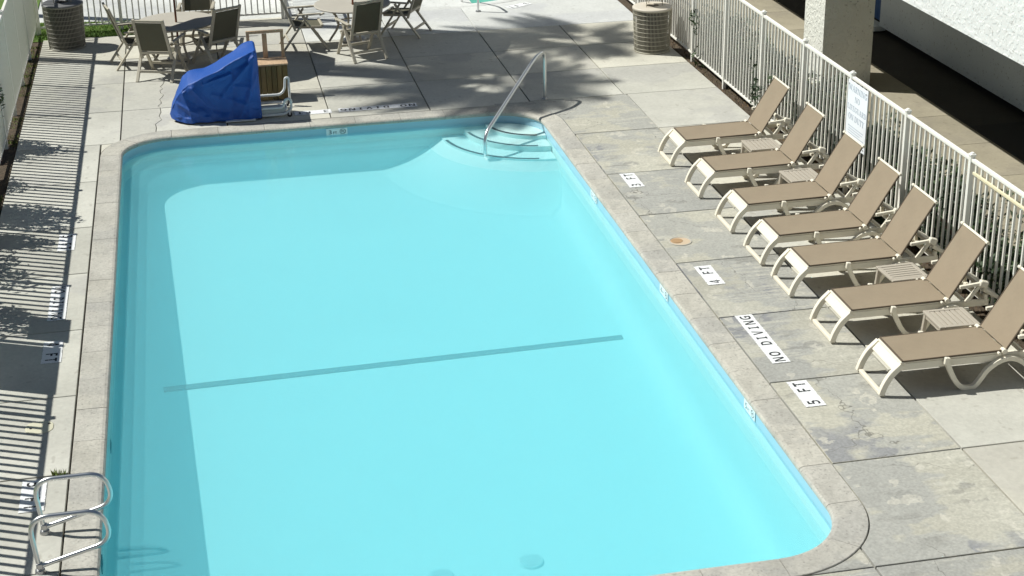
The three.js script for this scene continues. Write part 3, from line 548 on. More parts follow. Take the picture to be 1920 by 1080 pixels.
// ---------- loungers ----------
function lounger(label, pos) {
  const t = thing('sun_lounger', label, 'sun lounger', pos, 0, 'tan sling loungers in a row along the fence');
  const W = 0.35; // half width of the frame
  for (const s of [-1, 1]) {
    const z0 = s > 0 ? W - 0.06 : -W;
    mesh('foot_leg', strip([[0.012, 0.03], [0.05, 0.14], [0.12, 0.26], [0.225, 0.365]], 0.055, 0.06, z0), mat.resin, t);
    mesh('side_rail', [rbox(1.76, 0.085, 0.035, 0.008, 1.1, 0.335, s * (W - 0.05)), rbox(1.2, 0.02, 0.03, 0.006, 0.84, 0.392, s * (W - 0.045))], mat.resin, t);
    mesh('middle_leg', strip([[0.745, 0.37], [0.80, 0.24], [0.88, 0.10], [0.97, 0.022], [1.09, 0.022], [1.16, 0.10], [1.24, 0.215], [1.37, 0.305], [1.5, 0.33], [1.63, 0.285], [1.74, 0.18], [1.83, 0.022], [1.92, 0.022]], 0.044, 0.055, s > 0 ? W - 0.03 : -W - 0.025), mat.resin, t);
    mesh('leg_cap', rbox(0.062, 0.085, 0.05, 0.012, 0.745, 0.375, s * (W + 0.003), 0, 0, -0.15), mat.resin, t);
    mesh('hinge', [cyl(0.03, 0.03, 0.07, 1.43, 0.415, s * (W - 0.03), 16, Math.PI / 2), cyl(0.017, 0.017, 0.1, 1.36, 0.402, s * (W - 0.03), 12, Math.PI / 2)], mat.resin, t);
    mesh('recline_arm', bar([1.545, 0.6, s * (W + 0.045)], [1.83, 0.625, s * (W + 0.045)], 0.042, 0.04), mat.resin, t);
    mesh('arm_knob', rbox(0.11, 0.085, 0.085, 0.022, 1.84, 0.622, s * (W + 0.045), 0, 0, -0.3), mat.resin, t);
    mesh('arm_strut', bar([1.64, 0.40, s * (W + 0.045)], [1.80, 0.6, s * (W + 0.045)], 0.05, 0.03), mat.resin, t);
  }
  mesh('foot_bar', rbox(0.05, 0.05, 2 * W - 0.13, 0.012, 0.02, 0.03, 0), mat.resin, t);
  mesh('foot_panel', [rbox(0.035, 0.115, 2 * W - 0.12, 0.012, 0.185, 0.325, 0, 0, 0, -0.72), rbox(0.07, 0.03, 2 * W - 0.05, 0.012, 0.245, 0.385, 0)], mat.resin, t);
  mesh('head_panel', [rbox(0.05, 0.24, 2 * W - 0.02, 0.015, 1.985, 0.455, 0, 0, 0, 1.02), rbox(0.05, 0.05, 2 * W - 0.12, 0.012, 1.95, 0.34, 0), rbox(0.045, 0.1, 0.06, 0.012, 1.94, 0.39, W - 0.06), rbox(0.045, 0.1, 0.06, 0.012, 1.94, 0.39, -W + 0.06), rbox(0.045, 0.04, 2 * W - 0.2, 0.012, 1.68, 0.36, 0)], mat.resin, t);
  // sling surfaces, slightly sagging
  const sling = (p0, p1, sag, w, k0 = 0) => {
    const nx = 18, nz = 10, pos = [], uv = [], idx = [], A = V(...p0), B = V(...p1), L = A.distanceTo(B), up = V(-(B.y - A.y), B.x - A.x, 0).normalize();
    for (const o of [0, 1]) for (let i = 0; i <= nx; i++) for (let j = 0; j <= nz; j++) { const u = i / nx, v = j / nz * 2 - 1, d = -sag * (1 - v * v) * (0.35 + 0.65 * Math.sin(Math.PI * Math.min(1, u * 0.9 + 0.05))) - o * 0.008; const p = A.clone().lerp(B, u).addScaledVector(up, d); pos.push(p.x, p.y, v * w); uv.push(u * L + k0, v * w); }
    const n = (nx + 1) * (nz + 1);
    for (let i = 0; i < nx; i++) for (let j = 0; j < nz; j++) { const a = i * (nz + 1) + j, b = a + nz + 1; idx.push(a, a + 1, b, b, a + 1, b + 1, n + a, n + b, n + a + 1, n + b, n + b + 1, n + a + 1); }
    const g = new THREE.BufferGeometry(); g.setAttribute('position', new THREE.Float32BufferAttribute(pos, 3)); g.setAttribute('uv', new THREE.Float32BufferAttribute(uv, 2)); g.setIndex(idx); g.computeVertexNormals(); return g;
  };
  mesh('seat_sling', sling([0.235, 0.412, 0], [1.455, 0.425, 0], 0.022, W - 0.035), mat.sling, t);
  for (const q of [-1, 1]) mesh('seat_piping', rod([0.25, 0.405, q * (W - 0.03)], [1.44, 0.418, q * (W - 0.03)], 0.011), mat.slingEdge, t);
  mesh('seat_piping', rod([0.237, 0.408, -W + 0.03], [0.237, 0.408, W - 0.03], 0.011), mat.slingEdge, t);
  mesh('back_sling', sling([1.455, 0.43, 0], [1.865, 1.105, 0], 0.02, W - 0.035, 3), mat.sling, t);
  for (const q of [-1, 1]) mesh('back_piping', rod([1.46, 0.425, q * (W - 0.03)], [1.868, 1.10, q * (W - 0.03)], 0.012), mat.slingEdge, t);
  mesh('head_bar', [rbox(0.03, 0.022, 2 * W - 0.06, 0.008, 1.875, 1.116, 0, 0, 0, 0.6), cyl(0.02, 0.02, 0.05, 1.872, 1.115, W - 0.02, 12, Math.PI / 2), cyl(0.02, 0.02, 0.05, 1.872, 1.115, -W + 0.02, 12, Math.PI / 2)], mat.resin, t);
  return t;
}
{
  const Z = [-23.33, -21.84, -20.4, -19.19, -18.11, -16.71, -15.285];
  const labels = ['tan sling lounger at the far end of the row, nearest the wire trash can', 'second tan sling lounger from the far end, a slatted table on each side', 'third tan sling lounger from the far end, backrest overlapping the warning sign', 'fourth of the seven tan sling loungers, middle of the row', 'fifth tan sling lounger from the far end, just beyond the NO DIVING stencil', 'tan sling lounger opposite the NO DIVING stencil, backrest with a pale patch', 'nearest tan sling lounger, opposite the 5 FT stencil'];
  const first = lounger(labels[0], [7.045, 0, Z[0]]);
  for (let i = 1; i < 7; i++) copyOf(first, labels[i], [7.045 + rr(-0.012, 0.012), 0, Z[i]], rr(-0.012, 0.012));
}
// slatted side tables
function sideTable(label, x, z, turn) {
  const t = thing('side_table', label, 'side table', [x, 0, z], turn, 'slatted side tables between the loungers'), w = 0.25, h = 0.4;
  mesh('top_frame', [rbox(0.5, 0.03, 0.06, 0.008, 0, h, -w + 0.03), rbox(0.5, 0.03, 0.06, 0.008, 0, h, w - 0.03), rbox(0.05, 0.03, 0.376, 0.008, -w + 0.025, h, 0), rbox(0.05, 0.03, 0.376, 0.008, w - 0.025, h, 0)], mat.tableResin, t);
  for (let k = 0; k < 6; k++) mesh('slat', rbox(0.396, 0.018, 0.051, 0.005, 0, h + 0.002, -0.1575 + k * 0.063), mat.tableResin, t);
  for (const a of [-1, 1]) for (const b of [-1, 1]) mesh('leg', bar([a * (w - 0.035), h - 0.017, b * (w - 0.035)], [a * (w - 0.01), 0, b * (w - 0.01)], 0.05, 0.045), mat.tableResin, t);
  mesh('apron', [rbox(0.42, 0.05, 0.02, 0.005, 0, h - 0.045, -w + 0.03), rbox(0.42, 0.05, 0.02, 0.005, 0, h - 0.045, w - 0.03)], mat.tableResin, t);
  return t;
}
{
  const a = sideTable('slatted side table between the first and second loungers from the far end', 8.34, -22.53, Math.PI / 2);
  copyOf(a, 'slatted side table between the second and third loungers from the far end', [8.42, 0, -21.05], Math.PI / 2 + 0.04);
  copyOf(a, 'slatted side table with lengthwise slats beside the fifth lounger from the far end', [8.34, 0, -17.33], 0.03);
  copyOf(a, 'slatted side table next to the nearest lounger', [8.32, 0, -15.92], Math.PI / 2 - 0.02);
}

// ---------- patio tables, chairs, umbrellas ----------
function patioTable(label, x, z) {
  const t = thing('round_table', label, 'table', [x, 0, z], 0.35, 'round patio tables at the far end of the deck');
  const pr = [[0.02, 0.705], [0.74, 0.705], [0.757, 0.712], [0.765, 0.725], [0.757, 0.738], [0.735, 0.742], [0.72, 0.738], [0.03, 0.738], [0.02, 0.705]].map(([r, y]) => new THREE.Vector2(r, y));
  mesh('tabletop', planarUV(new THREE.LatheGeometry(pr, 72)), mat.tableTop, t);
  for (let k = 0; k < 4; k++) { const a = k * Math.PI / 2, c = Math.cos(a), s = Math.sin(a); mesh('leg', tube([[c * 0.5, 0.705, s * 0.5], [c * 0.34, 0.5, s * 0.34], [c * 0.32, 0.3, s * 0.32], [c * 0.52, 0.02, s * 0.52]], 0.024, 20, 8), mat.tableResin, t); }
  mesh('leg_ring', new THREE.TorusGeometry(0.32, 0.015, 8, 40).rotateX(Math.PI / 2).translate(0, 0.36, 0), mat.tableResin, t);
  return t;
}
function umbrella(label, x, z, turn) {
  const t = thing('patio_umbrella', label, 'umbrella', [x, 0, z], 0, 'market umbrellas through the patio tables'), tilt = 0.17, y0 = 0.02;
  mesh('pole', [rod([0, y0, 0], [0, 1.55, 0], 0.021, 14), rod([0, 1.55, 0], [0, 2.62, Math.sin(tilt) * 1.1], 0.02, 14)], mat.woodPole, t);
  mesh('base_weight', at(new THREE.LatheGeometry([[0, 0.0], [0.24, 0], [0.24, 0.04], [0.2, 0.065], [0.04, 0.08], [0.035, 0.16], [0, 0.16]].map(([r, y]) => new THREE.Vector2(r, y)), 32), 0, 0.001, 0), mat.steelDull, t);
  const N = 10, R = 1.32, c = new THREE.Group(), pos = [], idx = [];
  pos.push(0, 0.42, 0); for (let i = 0; i < N; i++) { const a = turn + i / N * Math.PI * 2; pos.push(R * Math.cos(a), 0, R * Math.sin(a), R * 1.0 * Math.cos(a), -0.14, R * Math.sin(a)); }
  for (let i = 0; i < N; i++) { const a = 1 + 2 * i, b = 1 + 2 * ((i + 1) % N); idx.push(0, b, a, a, b, a + 1, b, b + 1, a + 1); }
  let g = new THREE.BufferGeometry(); g.setAttribute('position', new THREE.Float32BufferAttribute(pos, 3)); g.setIndex(idx); g = g.toNonIndexed(); g.computeVertexNormals();
  const place = (q) => q.rotateX(tilt).translate(0, 2.33, 0.3);
  mesh('canopy', place(g), mat.navy, t);
  for (let i = 0; i < N; i++) { const a = turn + i / N * Math.PI * 2; mesh('rib', place(rod([0, 0.4, 0], [R * 0.98 * Math.cos(a), -0.02, R * 0.98 * Math.sin(a)], 0.01, 6)), mat.woodPole, t); }
  return t;
}
function patioChair(label, x, z, fx, fz) { // faces (fx, fz); local -z is the front
  const t = thing('reclining_chair', label, 'chair', [x, 0, z], Math.atan2(-fx, -fz), 'taupe folding armchairs at the patio tables'), W = 0.3;
  const back = (y) => 0.17 + (y - 0.4) * 0.36;
  for (const s of [-1, 1]) {
    mesh('back_stile', bar([s * (W - 0.035), 0.36, back(0.36)], [s * (W - 0.045), 1.1, back(1.1)], 0.05, 0.04), mat.chairResin, t);
    mesh('front_leg', bar([s * W, 0.63, 0.02], [s * W, 0.0, -0.4], 0.055, 0.034), mat.chairResin, t);
    mesh('rear_leg', bar([s * (W + 0.005), 0.63, -0.08], [s * (W + 0.005), 0.0, 0.4], 0.055, 0.034), mat.chairResin, t);
    mesh('armrest', [rbox(0.062, 0.03, 0.52, 0.012, s * (W + 0.01), 0.655, -0.05), rbox(0.062, 0.03, 0.1, 0.012, s * (W + 0.01), 0.648, -0.34, 0.35)], mat.chairResin, t);
    mesh('seat_rail', rbox(0.035, 0.045, 0.52, 0.008, s * (W - 0.06), 0.405, -0.08, -0.06), mat.chairResin, t);
  }
  mesh('top_rail', rbox(2 * W - 0.1, 0.045, 0.035, 0.01, 0, 1.07, back(1.07), 0.34), mat.chairResin, t);
  mesh('lower_rail', rbox(2 * W - 0.1, 0.05, 0.035, 0.01, 0, 0.47, back(0.47), 0.34), mat.chairResin, t);
  for (const q of [0.28, -0.3]) mesh('stretcher', rbox(2 * W - 0.04, 0.048, 0.03, 0.01, 0, 0.16, q), mat.chairResin, t);
  mesh('seat_front', rbox(2 * W - 0.08, 0.04, 0.05, 0.012, 0, 0.42, -0.34), mat.chairResin, t);
  mesh('back_mesh', planarUV(box(2 * W - 0.12, 0.56, 0.012, 0, 0, 0)).rotateX(0.345).translate(0, 0.77, back(0.77)), mat.chairMesh, t);
  mesh('seat_mesh', planarUV(box(2 * W - 0.14, 0.012, 0.47, 0, 0.425, -0.09, -0.06)), mat.chairMesh, t);
  return t;
}
{
  const T1 = [-0.34, -31.5], T2 = [3.12, -32.05];
  const tb = patioTable('round patio table in dappled shade, left of the two, beside the trash can', ...T1); copyOf(tb, 'round patio table in front of the spa, right of the two', [T2[0], 0, T2[1]], 0.2);
  const u = umbrella('dark umbrella on a wooden pole through the left patio table', T1[0], T1[1] + 0.1, 0.3); copyOf(u, 'dark umbrella on a wooden pole through the right patio table', [T2[0], 0, T2[1] + 0.12], 0.35);
  const c = patioChair('taupe folding armchair at the near side of the left table, back towards the pool', -0.68, -30.28, 0.34, -0.94); c.scale.setScalar(1.08);
  const put = (label, x, z, fx, fz) => copyOf(c, label, [x, 0, z], Math.atan2(-fx, -fz));
  put('taupe folding armchair at the left side of the left table, next to the trash can', -1.17, -31.3, 0.95, -0.2);
  put('taupe folding armchair at the right side of the left table, behind the blue cover', 0.4, -30.85, -0.5, -0.87);
  put('taupe folding armchair on the far side of the left table, against the fence', 0.07, -32.85, -0.1, 1);
  put('taupe folding armchair seen from the side at the left of the right table', 2.08, -31.8, 1, -0.05);
  put('taupe folding armchair in front of the right table with its back to the pool', 3.13, -30.72, -0.3, -0.95);
  put('taupe folding armchair at the right of the right table, by the spa', 4.2, -32.26, -0.8, -0.45);
}

// ---------- trash cans ----------
function trashCan(label, x, z, wire, lid, r, H) {
  const t = thing('trash_can', label, 'trash can', [x, 0, z]);
  const rAt = (y) => r * (0.9 + 0.1 * y / H);
  mesh('liner', new THREE.LatheGeometry([[0.001, 0.03], [rAt(0) - 0.06, 0.03], [rAt(H) - 0.07, H - 0.04], [rAt(H) - 0.09, H - 0.04], [rAt(0) - 0.08, 0.06], [0.001, 0.06]].map(([a, y]) => new THREE.Vector2(a, y)), 40), mat.bag, t);
  for (let k = 0; k <= 10; k++) mesh('hoop', new THREE.TorusGeometry(rAt(k * H / 10), k % 10 ? 0.006 : 0.014, 8, 56).rotateX(Math.PI / 2).translate(0, Math.max(0.015, k * H / 10), 0), wire, t);
  mesh('wire_mesh', [...Array(84)].map((_, k) => { const a = k / 84 * Math.PI * 2, c = Math.cos(a), s = Math.sin(a); return rod([c * rAt(0), 0.015, s * rAt(0)], [c * rAt(H), H, s * rAt(H)], 0.0048, 4); }), wire, t);
  mesh('lid', new THREE.LatheGeometry([[0.13, H + 0.0], [r * 0.95, H + 0.005], [r + 0.012, H - 0.005], [r + 0.012, H + 0.03], [r * 0.95, H + 0.045], [0.13, H + 0.055], [0.125, H + 0.03], [0.13, H]].map(([a, y]) => new THREE.Vector2(a, y)), 56), lid, t);
  mesh('rain_cover', new THREE.LatheGeometry([[0.001, H + 0.3], [0.19, H + 0.29], [0.215, H + 0.27], [0.22, H + 0.285], [0.15, H + 0.33], [0.001, H + 0.345]].map(([a, y]) => new THREE.Vector2(a, y)), 40), lid, t);
  for (const a of [0.4, 2.5, 4.6]) mesh('cover_rod', rod([0.19 * Math.cos(a), H + 0.03, 0.19 * Math.sin(a)], [0.19 * Math.cos(a), H + 0.285, 0.19 * Math.sin(a)], 0.008, 8), wire, t);
  return t;
}
trashCan('tan wire trash can with a flat cream lid by the white fence', 8.66, -29.72, mat.wireTan, mat.lidCream, 0.375, 0.83);
trashCan('dark wire trash can with a grey lid in the far left corner', -2.53, -32.98, mat.wireDark, mat.lidGrey, 0.39, 0.86);

// ---------- pool lift under a blue cover, and the wooden stand behind ----------
{
  const c = thing('equipment_cover', 'bright blue fabric cover draped over the pool lift', 'cover', [0, 0, 0]);
  const tops = [[-0.53, 0.16, 0.05], [-0.5, 0.28, 0.12], [-0.42, 0.45, 0.24], [-0.3, 0.61, 0.32], [-0.2, 0.69, 0.34], [0.0, 0.76, 0.35], [0.3, 0.90, 0.36], [0.6, 1.06, 0.36], [0.85, 1.18, 0.36], [0.94, 1.22, 0.35], [0.975, 1.2, 0.33], [0.985, 1.0, 0.32]];
  const val = (x, k) => { for (let i = 0; i + 1 < tops.length; i++) if (x <= tops[i + 1][0]) { const f = (x - tops[i][0]) / (tops[i + 1][0] - tops[i][0]); return tops[i][k] + (tops[i + 1][k] - tops[i][k]) * f; } return tops.at(-1)[k]; };
  const creases = [[0.93, 1.15, 0.75, 0.1, 0.03, 0.07], [0.9, 1.1, 0.35, 0.45, 0.03, 0.06], [0.78, 1.02, 0.1, 0.72, -0.028, 0.07], [-0.15, 0.62, 0.3, 0.08, 0.035, 0.08], [-0.3, 0.55, -0.18, 0.06, 0.04, 0.07], [0.05, 0.7, 0.5, 0.83, 0.03, 0.045], [0.55, 0.85, 0.5, 0.08, -0.025, 0.09], [0.2, 0.5, 0.7, 0.3, 0.022, 0.06], [-0.05, 0.3, 0.4, 0.16, -0.03, 0.07], [0.96, 0.8, 0.6, 0.05, 0.025, 0.06], [-0.42, 0.35, -0.1, 0.2, 0.035, 0.06], [0.85, 0.6, 0.55, 0.62, 0.02, 0.05]];
  const nu = 110, nv = 110, pos = [], uv = [], idx = [];
  for (let i = 0; i <= nu; i++) {
    const e = i / nu, x = -0.53 + 1.515 * (e < 0.12 ? e * 0.6 : e > 0.94 ? 1 - (1 - e) * 0.6 : 0.072 + (e - 0.12) * (0.964 - 0.072) / 0.82), h = val(x, 1), d = val(x, 2);
    for (let j = 0; j <= nv; j++) { // from the front hem over the ridge to the back hem
      const s = j / nv, zc = -27.42, base = 0.03 + 0.09 * Math.max(0, -0.25 - x); let y, z;
      const ridge = 0.42, flat = 0.16;
      if (s < ridge) { const k = s / ridge; y = base + (h - base) * (1 - (1 - k) ** 1.02); z = zc + d * (1.08 - 0.16 * k + 0.05 * Math.sin(k * 3.1)); }
      else if (s < ridge + flat) { const k = (s - ridge) / flat; y = h + 0.02 * k - 0.03 * Math.sin(k * Math.PI) * step(0.2, 0.9, x) + 0.09 * k * step(0.15, -0.2, x) * step(-0.45, -0.25, x); z = zc + d * (0.92 - 1.7 * k); }
      else { const k = (s - ridge - flat) / (1 - ridge - flat); y = base + (h + 0.02 + 0.09 * step(0.15, -0.2, x) * step(-0.45, -0.25, x) - base) * (1 - k); z = zc + d * (-0.78 - 0.3 * k); }
      const wx = (x + 3) / 6, wy = (y + z * 0.6 + 40) / 6;
      const fold = (fbm(wx, wy, 14, 3, 5) - 0.5) * 0.08 + Math.abs(fbm(wx + 0.3 * wy, wy, 11, 2, 15) - 0.5) * 0.22;
      let cr = 0; for (const [ax, ay, bx, by, A, wd] of creases) { const ex = bx - ax, ey = by - ay, L2 = ex * ex + ey * ey, t = Math.min(1, Math.max(0, ((x - ax) * ex + (y - ay) * ey) / L2)), dd = Math.abs((x - ax) * ey - (y - ay) * ex) / Math.sqrt(L2), en = Math.hypot(x - ax - ex * t, y - ay - ey * t); cr += A * Math.max(0, 1 - en / wd) ** 1.3; }
      const edge = Math.min(1, s * 8, (1 - s) * 8), fl = (fold - 0.035) * (0.4 + 0.6 * edge);
      const hem = s < 0.06 || s > 0.94 ? 0.02 * Math.sin(x * 19 + (s > 0.5 ? 2 : 0)) : 0;
      const crease = 0.035 * Math.exp(-(((y - 0.86 - 0.16 * (x - 0.25)) / 0.035) ** 2)) * step(0.0, 0.12, x) * step(0.52, 0.4, x) * (s < ridge ? 1 : 0);
      if (s > ridge && s < ridge + flat) cr *= 0.4;
      pos.push(x + 0.03 * (fbm(wy, wx, 16, 2, 8) - 0.5), y + (s > ridge - 0.03 && s < ridge + flat + 0.03 ? fl * 0.6 : 0) + crease * 0.2, z + (s < ridge ? fl + hem + crease + cr : s > ridge + flat ? -fl - hem : 0)); uv.push(x, s * 3);
    }
  }
  for (let i = 0; i < nu; i++) for (let j = 0; j < nv; j++) { const a = i * (nv + 1) + j, b = a + nv + 1; idx.push(a, b, a + 1, b, b + 1, a + 1); }
  for (const i of [0, nu]) { const s = i * (nv + 1), m = pos.length / 3; let cy = 0, cz = 0; for (let j = 0; j <= nv; j++) { cy += pos[(s + j) * 3 + 1] / (nv + 1); cz += pos[(s + j) * 3 + 2] / (nv + 1); } pos.push(pos[s * 3] + (i ? 0.006 : -0.02), cy, cz); uv.push(0, 0); for (let j = 0; j < nv; j++) i ? idx.push(s + j, m, s + j + 1) : idx.push(s + j, s + j + 1, m); }
  const g = new THREE.BufferGeometry(); g.setAttribute('position', new THREE.Float32BufferAttribute(pos, 3)); g.setAttribute('uv', new THREE.Float32BufferAttribute(uv, 2)); g.setIndex(idx); g.computeVertexNormals();
  mat.blue.side = THREE.DoubleSide; mesh('cover_fabric', g, mat.blue, c);

  const l = thing('pool_lift', 'white tubular pool lift base with small wheels under the blue cover', 'pool lift', [0, 0, 0]);
  const w = mat.whitePaint, r = 0.022;
  mesh('base_frame', [bentTube([[0.5, 0.09, -27.2], [1.42, 0.09, -27.2], [1.42, 0.09, -27.72], [0.5, 0.09, -27.72]], r, 0.1), rod([0.62, 0.09, -27.2], [0.62, 0.09, -27.72], r, 10), rbox(0.5, 0.02, 0.22, 0.006, 0.62, 0.03, -27.08)], w, l);
  mesh('footrest_tube', bentTube([[0.96, 0.05, -27.12], [0.96, 0.17, -27.12], [1.36, 0.17, -27.12], [1.40, 0.31, -27.14], [1.5, 0.31, -27.14], [1.5, 0.12, -27.13], [1.38, 0.05, -27.12], [0.98, 0.05, -27.12]], r, 0.07), w, l);
  mesh('footrest_tube', bentTube([[0.9, 0.22, -27.75], [1.36, 0.22, -27.75], [1.44, 0.3, -27.78], [1.46, 0.5, -27.8], [1.52, 0.5, -27.8], [1.52, 0.12, -27.8]], r, 0.06), w, l);
  mesh('foot_plate', [rbox(0.42, 0.03, 0.3, 0.008, 1.18, 0.085, -27.42), rbox(0.42, 0.12, 0.02, 0.006, 1.18, 0.11, -27.16)], M([0.5, 0.54, 0.54], 0.5), l);
  for (const [x, z] of [[0.95, -27.09], [1.46, -27.12], [1.46, -27.78], [0.6, -27.78]]) { const wh = mesh('wheel', cyl(0.042, 0.042, 0.035, x, 0.042, z, 18, Math.PI / 2), mat.rubber, l); mesh('fork', rbox(0.03, 0.07, 0.05, 0.006, x, 0.075, z), w, l); }
  mesh('mast', [rod([0.8, 0.09, -27.45], [0.8, 1.0, -27.45], 0.04, 14)], w, l);

  const s = thing('wooden_stand', 'brown slatted wooden box with an open timber frame on top', 'box', [1.2, 0, -28.35]);
  for (let k = 0; k < 7; k++) mesh('board', rbox(0.086, 0.62, 0.022, 0.006, -0.28 + k * 0.094, 0.325 + rr(-0.006, 0.006), 0.2 + (k % 2) * 0.006), mat.woodGreen[k % 3], s);
  for (let k = 0; k < 5; k++) for (const q of [-1, 1]) mesh('board', rbox(0.022, 0.62, 0.076, 0.006, q * 0.325, 0.325, 0.14 - k * 0.085), mat.woodGreen[(k + 1) % 3], s);
  for (let k = 0; k < 7; k++) mesh('board', rbox(0.086, 0.62, 0.022, 0.006, -0.28 + k * 0.094, 0.325, -0.24), mat.woodGreen[k % 3], s);
  mesh('top_board', planarUV(rbox(0.7, 0.03, 0.5, 0.006, 0.0, 0.655, -0.02)), mat.woodPink, s);
  for (const x of [-0.3, 0.3]) mesh('frame_post', planarUV(rbox(0.055, 0.46, 0.05, 0.006, x, 0.9, -0.235)), mat.woodPink, s);
  mesh('frame_post', planarUV(rbox(0.085, 0.44, 0.03, 0.006, -0.01, 0.89, -0.235)), mat.woodPink, s);
  mesh('frame_rail', planarUV(rbox(0.66, 0.05, 0.055, 0.006, 0, 1.145, -0.235)), mat.woodPink, s);
}

// ---------- rails ----------
{
  const h = thing('stair_handrail', 'stainless handrail running from the deck down into the pool steps', 'handrail', [0, 0, 0]);
  mesh('rail_tube', bentTube([[5.94, 0.0, -27.05], [5.94, 0.86, -27.05], [5.7, 0.86, -26.7], [4.52, 0.02, -25.22], [4.52, -0.32, -25.22]], 0.031, 0.17, 14), mat.steel, h);
  mesh('base_flange', cyl(0.055, 0.06, 0.02, 5.94, 0.012, -27.05, 24), mat.steelDull, h);
  const sp = thing('spa_handrail', 'stainless handrail beside the spa with a looped shadow', 'handrail', [0, 0, 0]);
  mesh('rail_tube', bentTube([[5.96, 0, -33.69], [5.96, 0.85, -33.69], [5.9, 0.8, -34.3], [5.8, 0.0, -34.9], [5.8, -0.5, -34.9]], 0.024, 0.17, 12), mat.steel, sp);
  mesh('base_flange', cyl(0.055, 0.06, 0.02, 5.96, 0.012, -33.69, 24), mat.steelDull, sp);
  const gr = (label, z) => {
    const t = thing('grab_rail', label, 'grab rail', [0, 0, z], 0, 'looped stainless grab rails at the pool edge');
    mesh('rail_tube', bentTube([[-1.87, 0, 0], [-1.915, 0.585, 0], [-1.25, 0.585, 0], [-1.19, 0.25, 0], [-1.84, 0.075, 0]], 0.0235, 0.2, 12), mat.steel, t);
    mesh('base_flange', [cyl(0.045, 0.05, 0.03, -1.87, 0.016, 0, 20), rbox(0.06, 0.06, 0.06, 0.012, -1.868, 0.075, 0)], mat.steelDull, t);
    return t;
  };
  const a = gr('looped stainless grab rail, farther of the pair at the left pool edge', -14.12); copyOf(a, 'looped stainless grab rail, nearer of the pair at the left pool edge', [0, 0, -13.42]);
}
// ---------- skimmer lids ----------
{
  const a = thing('skimmer_lid', 'round orange-tan skimmer lid set in the right deck', 'skimmer lid', [6.27, 0, -19.95]);
  mesh('lid_ring', new THREE.TorusGeometry(0.15, 0.012, 8, 40).rotateX(Math.PI / 2).scale(1, 0.6, 1).translate(0, 0.003, 0), M([0.45, 0.43, 0.38], 0.7), a);
  mesh('lid_disc', new THREE.LatheGeometry([[0.001, 0.012], [0.06, 0.01], [0.1, 0.006], [0.135, 0.005], [0.14, 0.0]].map(([r, y]) => new THREE.Vector2(r, y)), 40), mat.brass, a);
  mesh('lid_plate', cyl(0.08, 0.085, 0.006, -0.045, 0.012, -0.01, 24), M([0.40, 0.25, 0.13], 0.6), a);
  const b = thing('skimmer_lid', 'ivory rounded skimmer lid in the striped shadow on the left deck', 'skimmer lid', [-2.06, 0, -16.36]);
  mesh('lid_disc', new RoundedBoxGeometry(0.3, 0.29, 0.3, 4, 0.12).scale(1, 0.05, 0.95).translate(0, 0.004, 0), mat.lidIvory, b);
  mesh('finger_hole', [cyl(0.014, 0.014, 0.004, -0.09, 0.0135, 0.02, 14), cyl(0.014, 0.014, 0.004, 0.1, 0.0135, -0.06, 14)], mat.black, b);
}
// ---------- spa ----------
{
  const s = structure('spa_pool', 'round spa pool with pale rim and green water');
  const ringAt = (r, y) => [...Array(64)].map((_, i) => [spaC[0] + r * Math.cos(i * Math.PI / 32), y, spaC[1] + r * Math.sin(i * Math.PI / 32)]);
  mesh('spa_coping', loft([ringAt(spaR, -0.1), ringAt(spaR, -0.01), ringAt(spaR + 0.02, 0.006), ringAt(spaR + 0.28, 0.008), ringAt(spaR + 0.292, -0.09)]), mat.pale[0], s);
  mesh('spa_shell', loft([ringAt(spaR + 0.004, -0.02), ringAt(spaR, -0.45), ringAt(spaR - 0.45, -0.5), ringAt(spaR - 0.5, -0.95)], true), M([0.25, 0.6, 0.52], 0.6), s);
  mesh('spa_step', loft([ringAt(0.5, -0.95), ringAt(0.5, -0.3)], true).translate(0.35, 0, 1.35), mat.plaster, s);
  mesh('spa_water', planarUV(new THREE.CircleGeometry(spaR - 0.005, 64).rotateX(-Math.PI / 2).translate(spaC[0], -0.1, spaC[1])), new THREE.MeshPhysicalMaterial({ color: new THREE.Color(0.7, 0.93, 0.88), roughness: 0, transmission: 1, thickness: 0, ior: 1.33, bumpMap: rep(waterB, 2), bumpScale: 0.02 }), s);
}
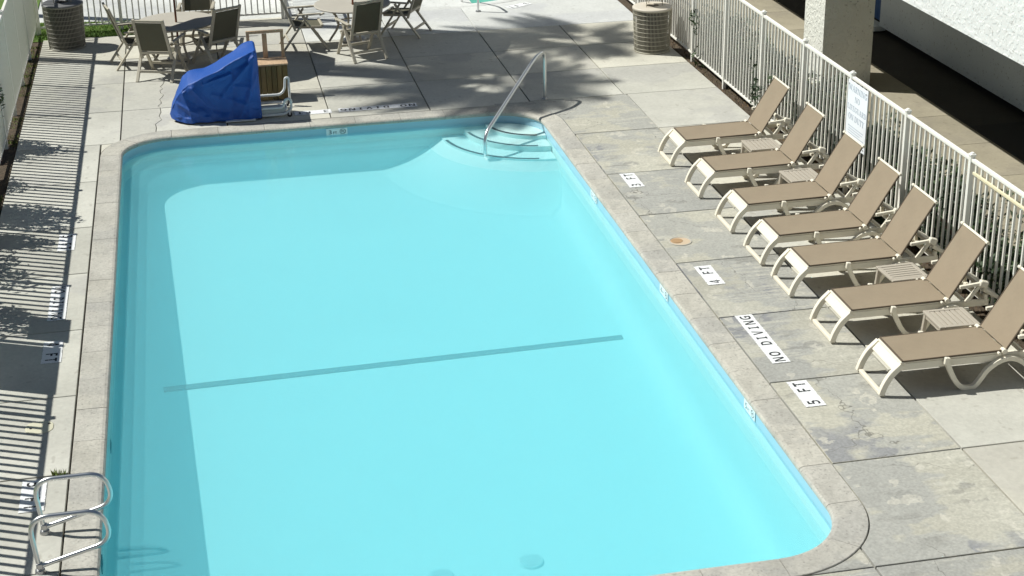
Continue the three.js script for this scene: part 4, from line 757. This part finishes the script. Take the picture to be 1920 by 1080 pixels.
// ---------- verge, drive, grass ----------
{
  mesh('fence_bed', planarUV(box(0.27, 0.1, 26, -3.2, -0.085, -21)), mat.soil).userData.kind = 'structure';
  mesh('lawn', planarUV(box(40, 0.1, 34, -23.34, -0.08, -25)), mat.grass).userData.kind = 'structure';
  const v = new THREE.Shape([[-3.4, 33.63], [-0.7, 33.63], [0.5, 34.3], [0.6, 34.55], [-3.4, 35.3]].map((p) => new THREE.Vector2(...p)));
  mesh('grass_verge', planarUV(new THREE.ExtrudeGeometry(v, { depth: 0.08, bevelEnabled: false }).rotateX(-Math.PI / 2).translate(0, -0.1, 0)), mat.grass).userData.kind = 'structure';
  const dr = structure('driveway', 'pale concrete driveway beyond the far fence');
  for (let i = 0; i < 6; i++) for (let j = 0; j < 3; j++) mesh('slab', planarUV(box(3.99, 0.1, 3.99, -12 + i * 4 - 4, -0.1, -36.4 - 0 - j * 4), rnd() * 20, rnd() * 20), mat.pale[0], dr);
  // blades
  const bl = new THREE.BufferGeometry(); bl.setAttribute('position', new THREE.Float32BufferAttribute([-0.006, 0, 0, 0.006, 0, 0, 0.012, 0.06, 0.014], 3)); bl.setAttribute('normal', new THREE.Float32BufferAttribute([0, 0.6, 0.8, 0, 0.6, 0.8, 0, 0.8, 0.6], 3));
  const inst = (name, label, n, place, m) => { const o = finish(new THREE.InstancedMesh(bl, m, n)); o.name = numbered(name); o.userData = { kind: 'stuff', label, category: 'grass' }; const mm = new THREE.Matrix4(), q = new THREE.Quaternion(), c = new THREE.Color(); for (let i = 0; i < n; i++) { const [x, y, z, k] = place(); q.setFromEuler(new THREE.Euler(rr(-0.5, 0.5), rr(0, 6.28), rr(-0.5, 0.5))); mm.compose(V(x, y, z), q, V(k * 1.3, k, k)); o.setMatrixAt(i, mm); c.setRGB(rr(0.7, 1.4), rr(0.8, 1.2), rr(0.5, 1.1)); o.setColorAt(i, c); } scene.add(o); };
  const gm = M([0.12, 0.22, 0.03], 0.7, { side: THREE.DoubleSide }), dry = M([0.13, 0.17, 0.04], 0.8, { side: THREE.DoubleSide });
  inst('lawn_grass', 'short green grass along the foot of the far fence', 14000, () => { const x = rr(-3.4, 0.5), f = (x + 3.4) / 3.9; return [x, -0.02, rr(-33.65 - 0.6 * step(0.65, 1, f), -35.25 + f * 0.7), rr(0.4, 0.9)]; }, gm);
  inst('weed_strip', 'thin weeds growing along the foot of the left fence', 16000, () => { const z = rr(-33.6, -14); return [rr(-3.34, -3.07) , -0.06, z + 0.1 * Math.sin(z * 9), rr(0.4, 1.1) * (vnoise(z * 2, 1, 64, 3) > 0.42 ? 1.1 : 0.4)]; }, dry);
  inst('joint_weeds', 'small tuft of grass in the deck joint behind the grab rails', 70, () => [rr(-1.86, -1.72), -0.01, -15.25 + rr(-0.02, 0.02), rr(0.5, 1.6)], dry);
  inst('hedge_litter', 'dry grass and leaf litter in the planting bed below the white fence', 5000, () => [rr(9.11, 9.5), -0.045, rr(-33, -13), rr(0.3, 0.9)], M([0.16, 0.115, 0.055], 0.9, { side: THREE.DoubleSide }));
}
renderer.render(scene, camera);
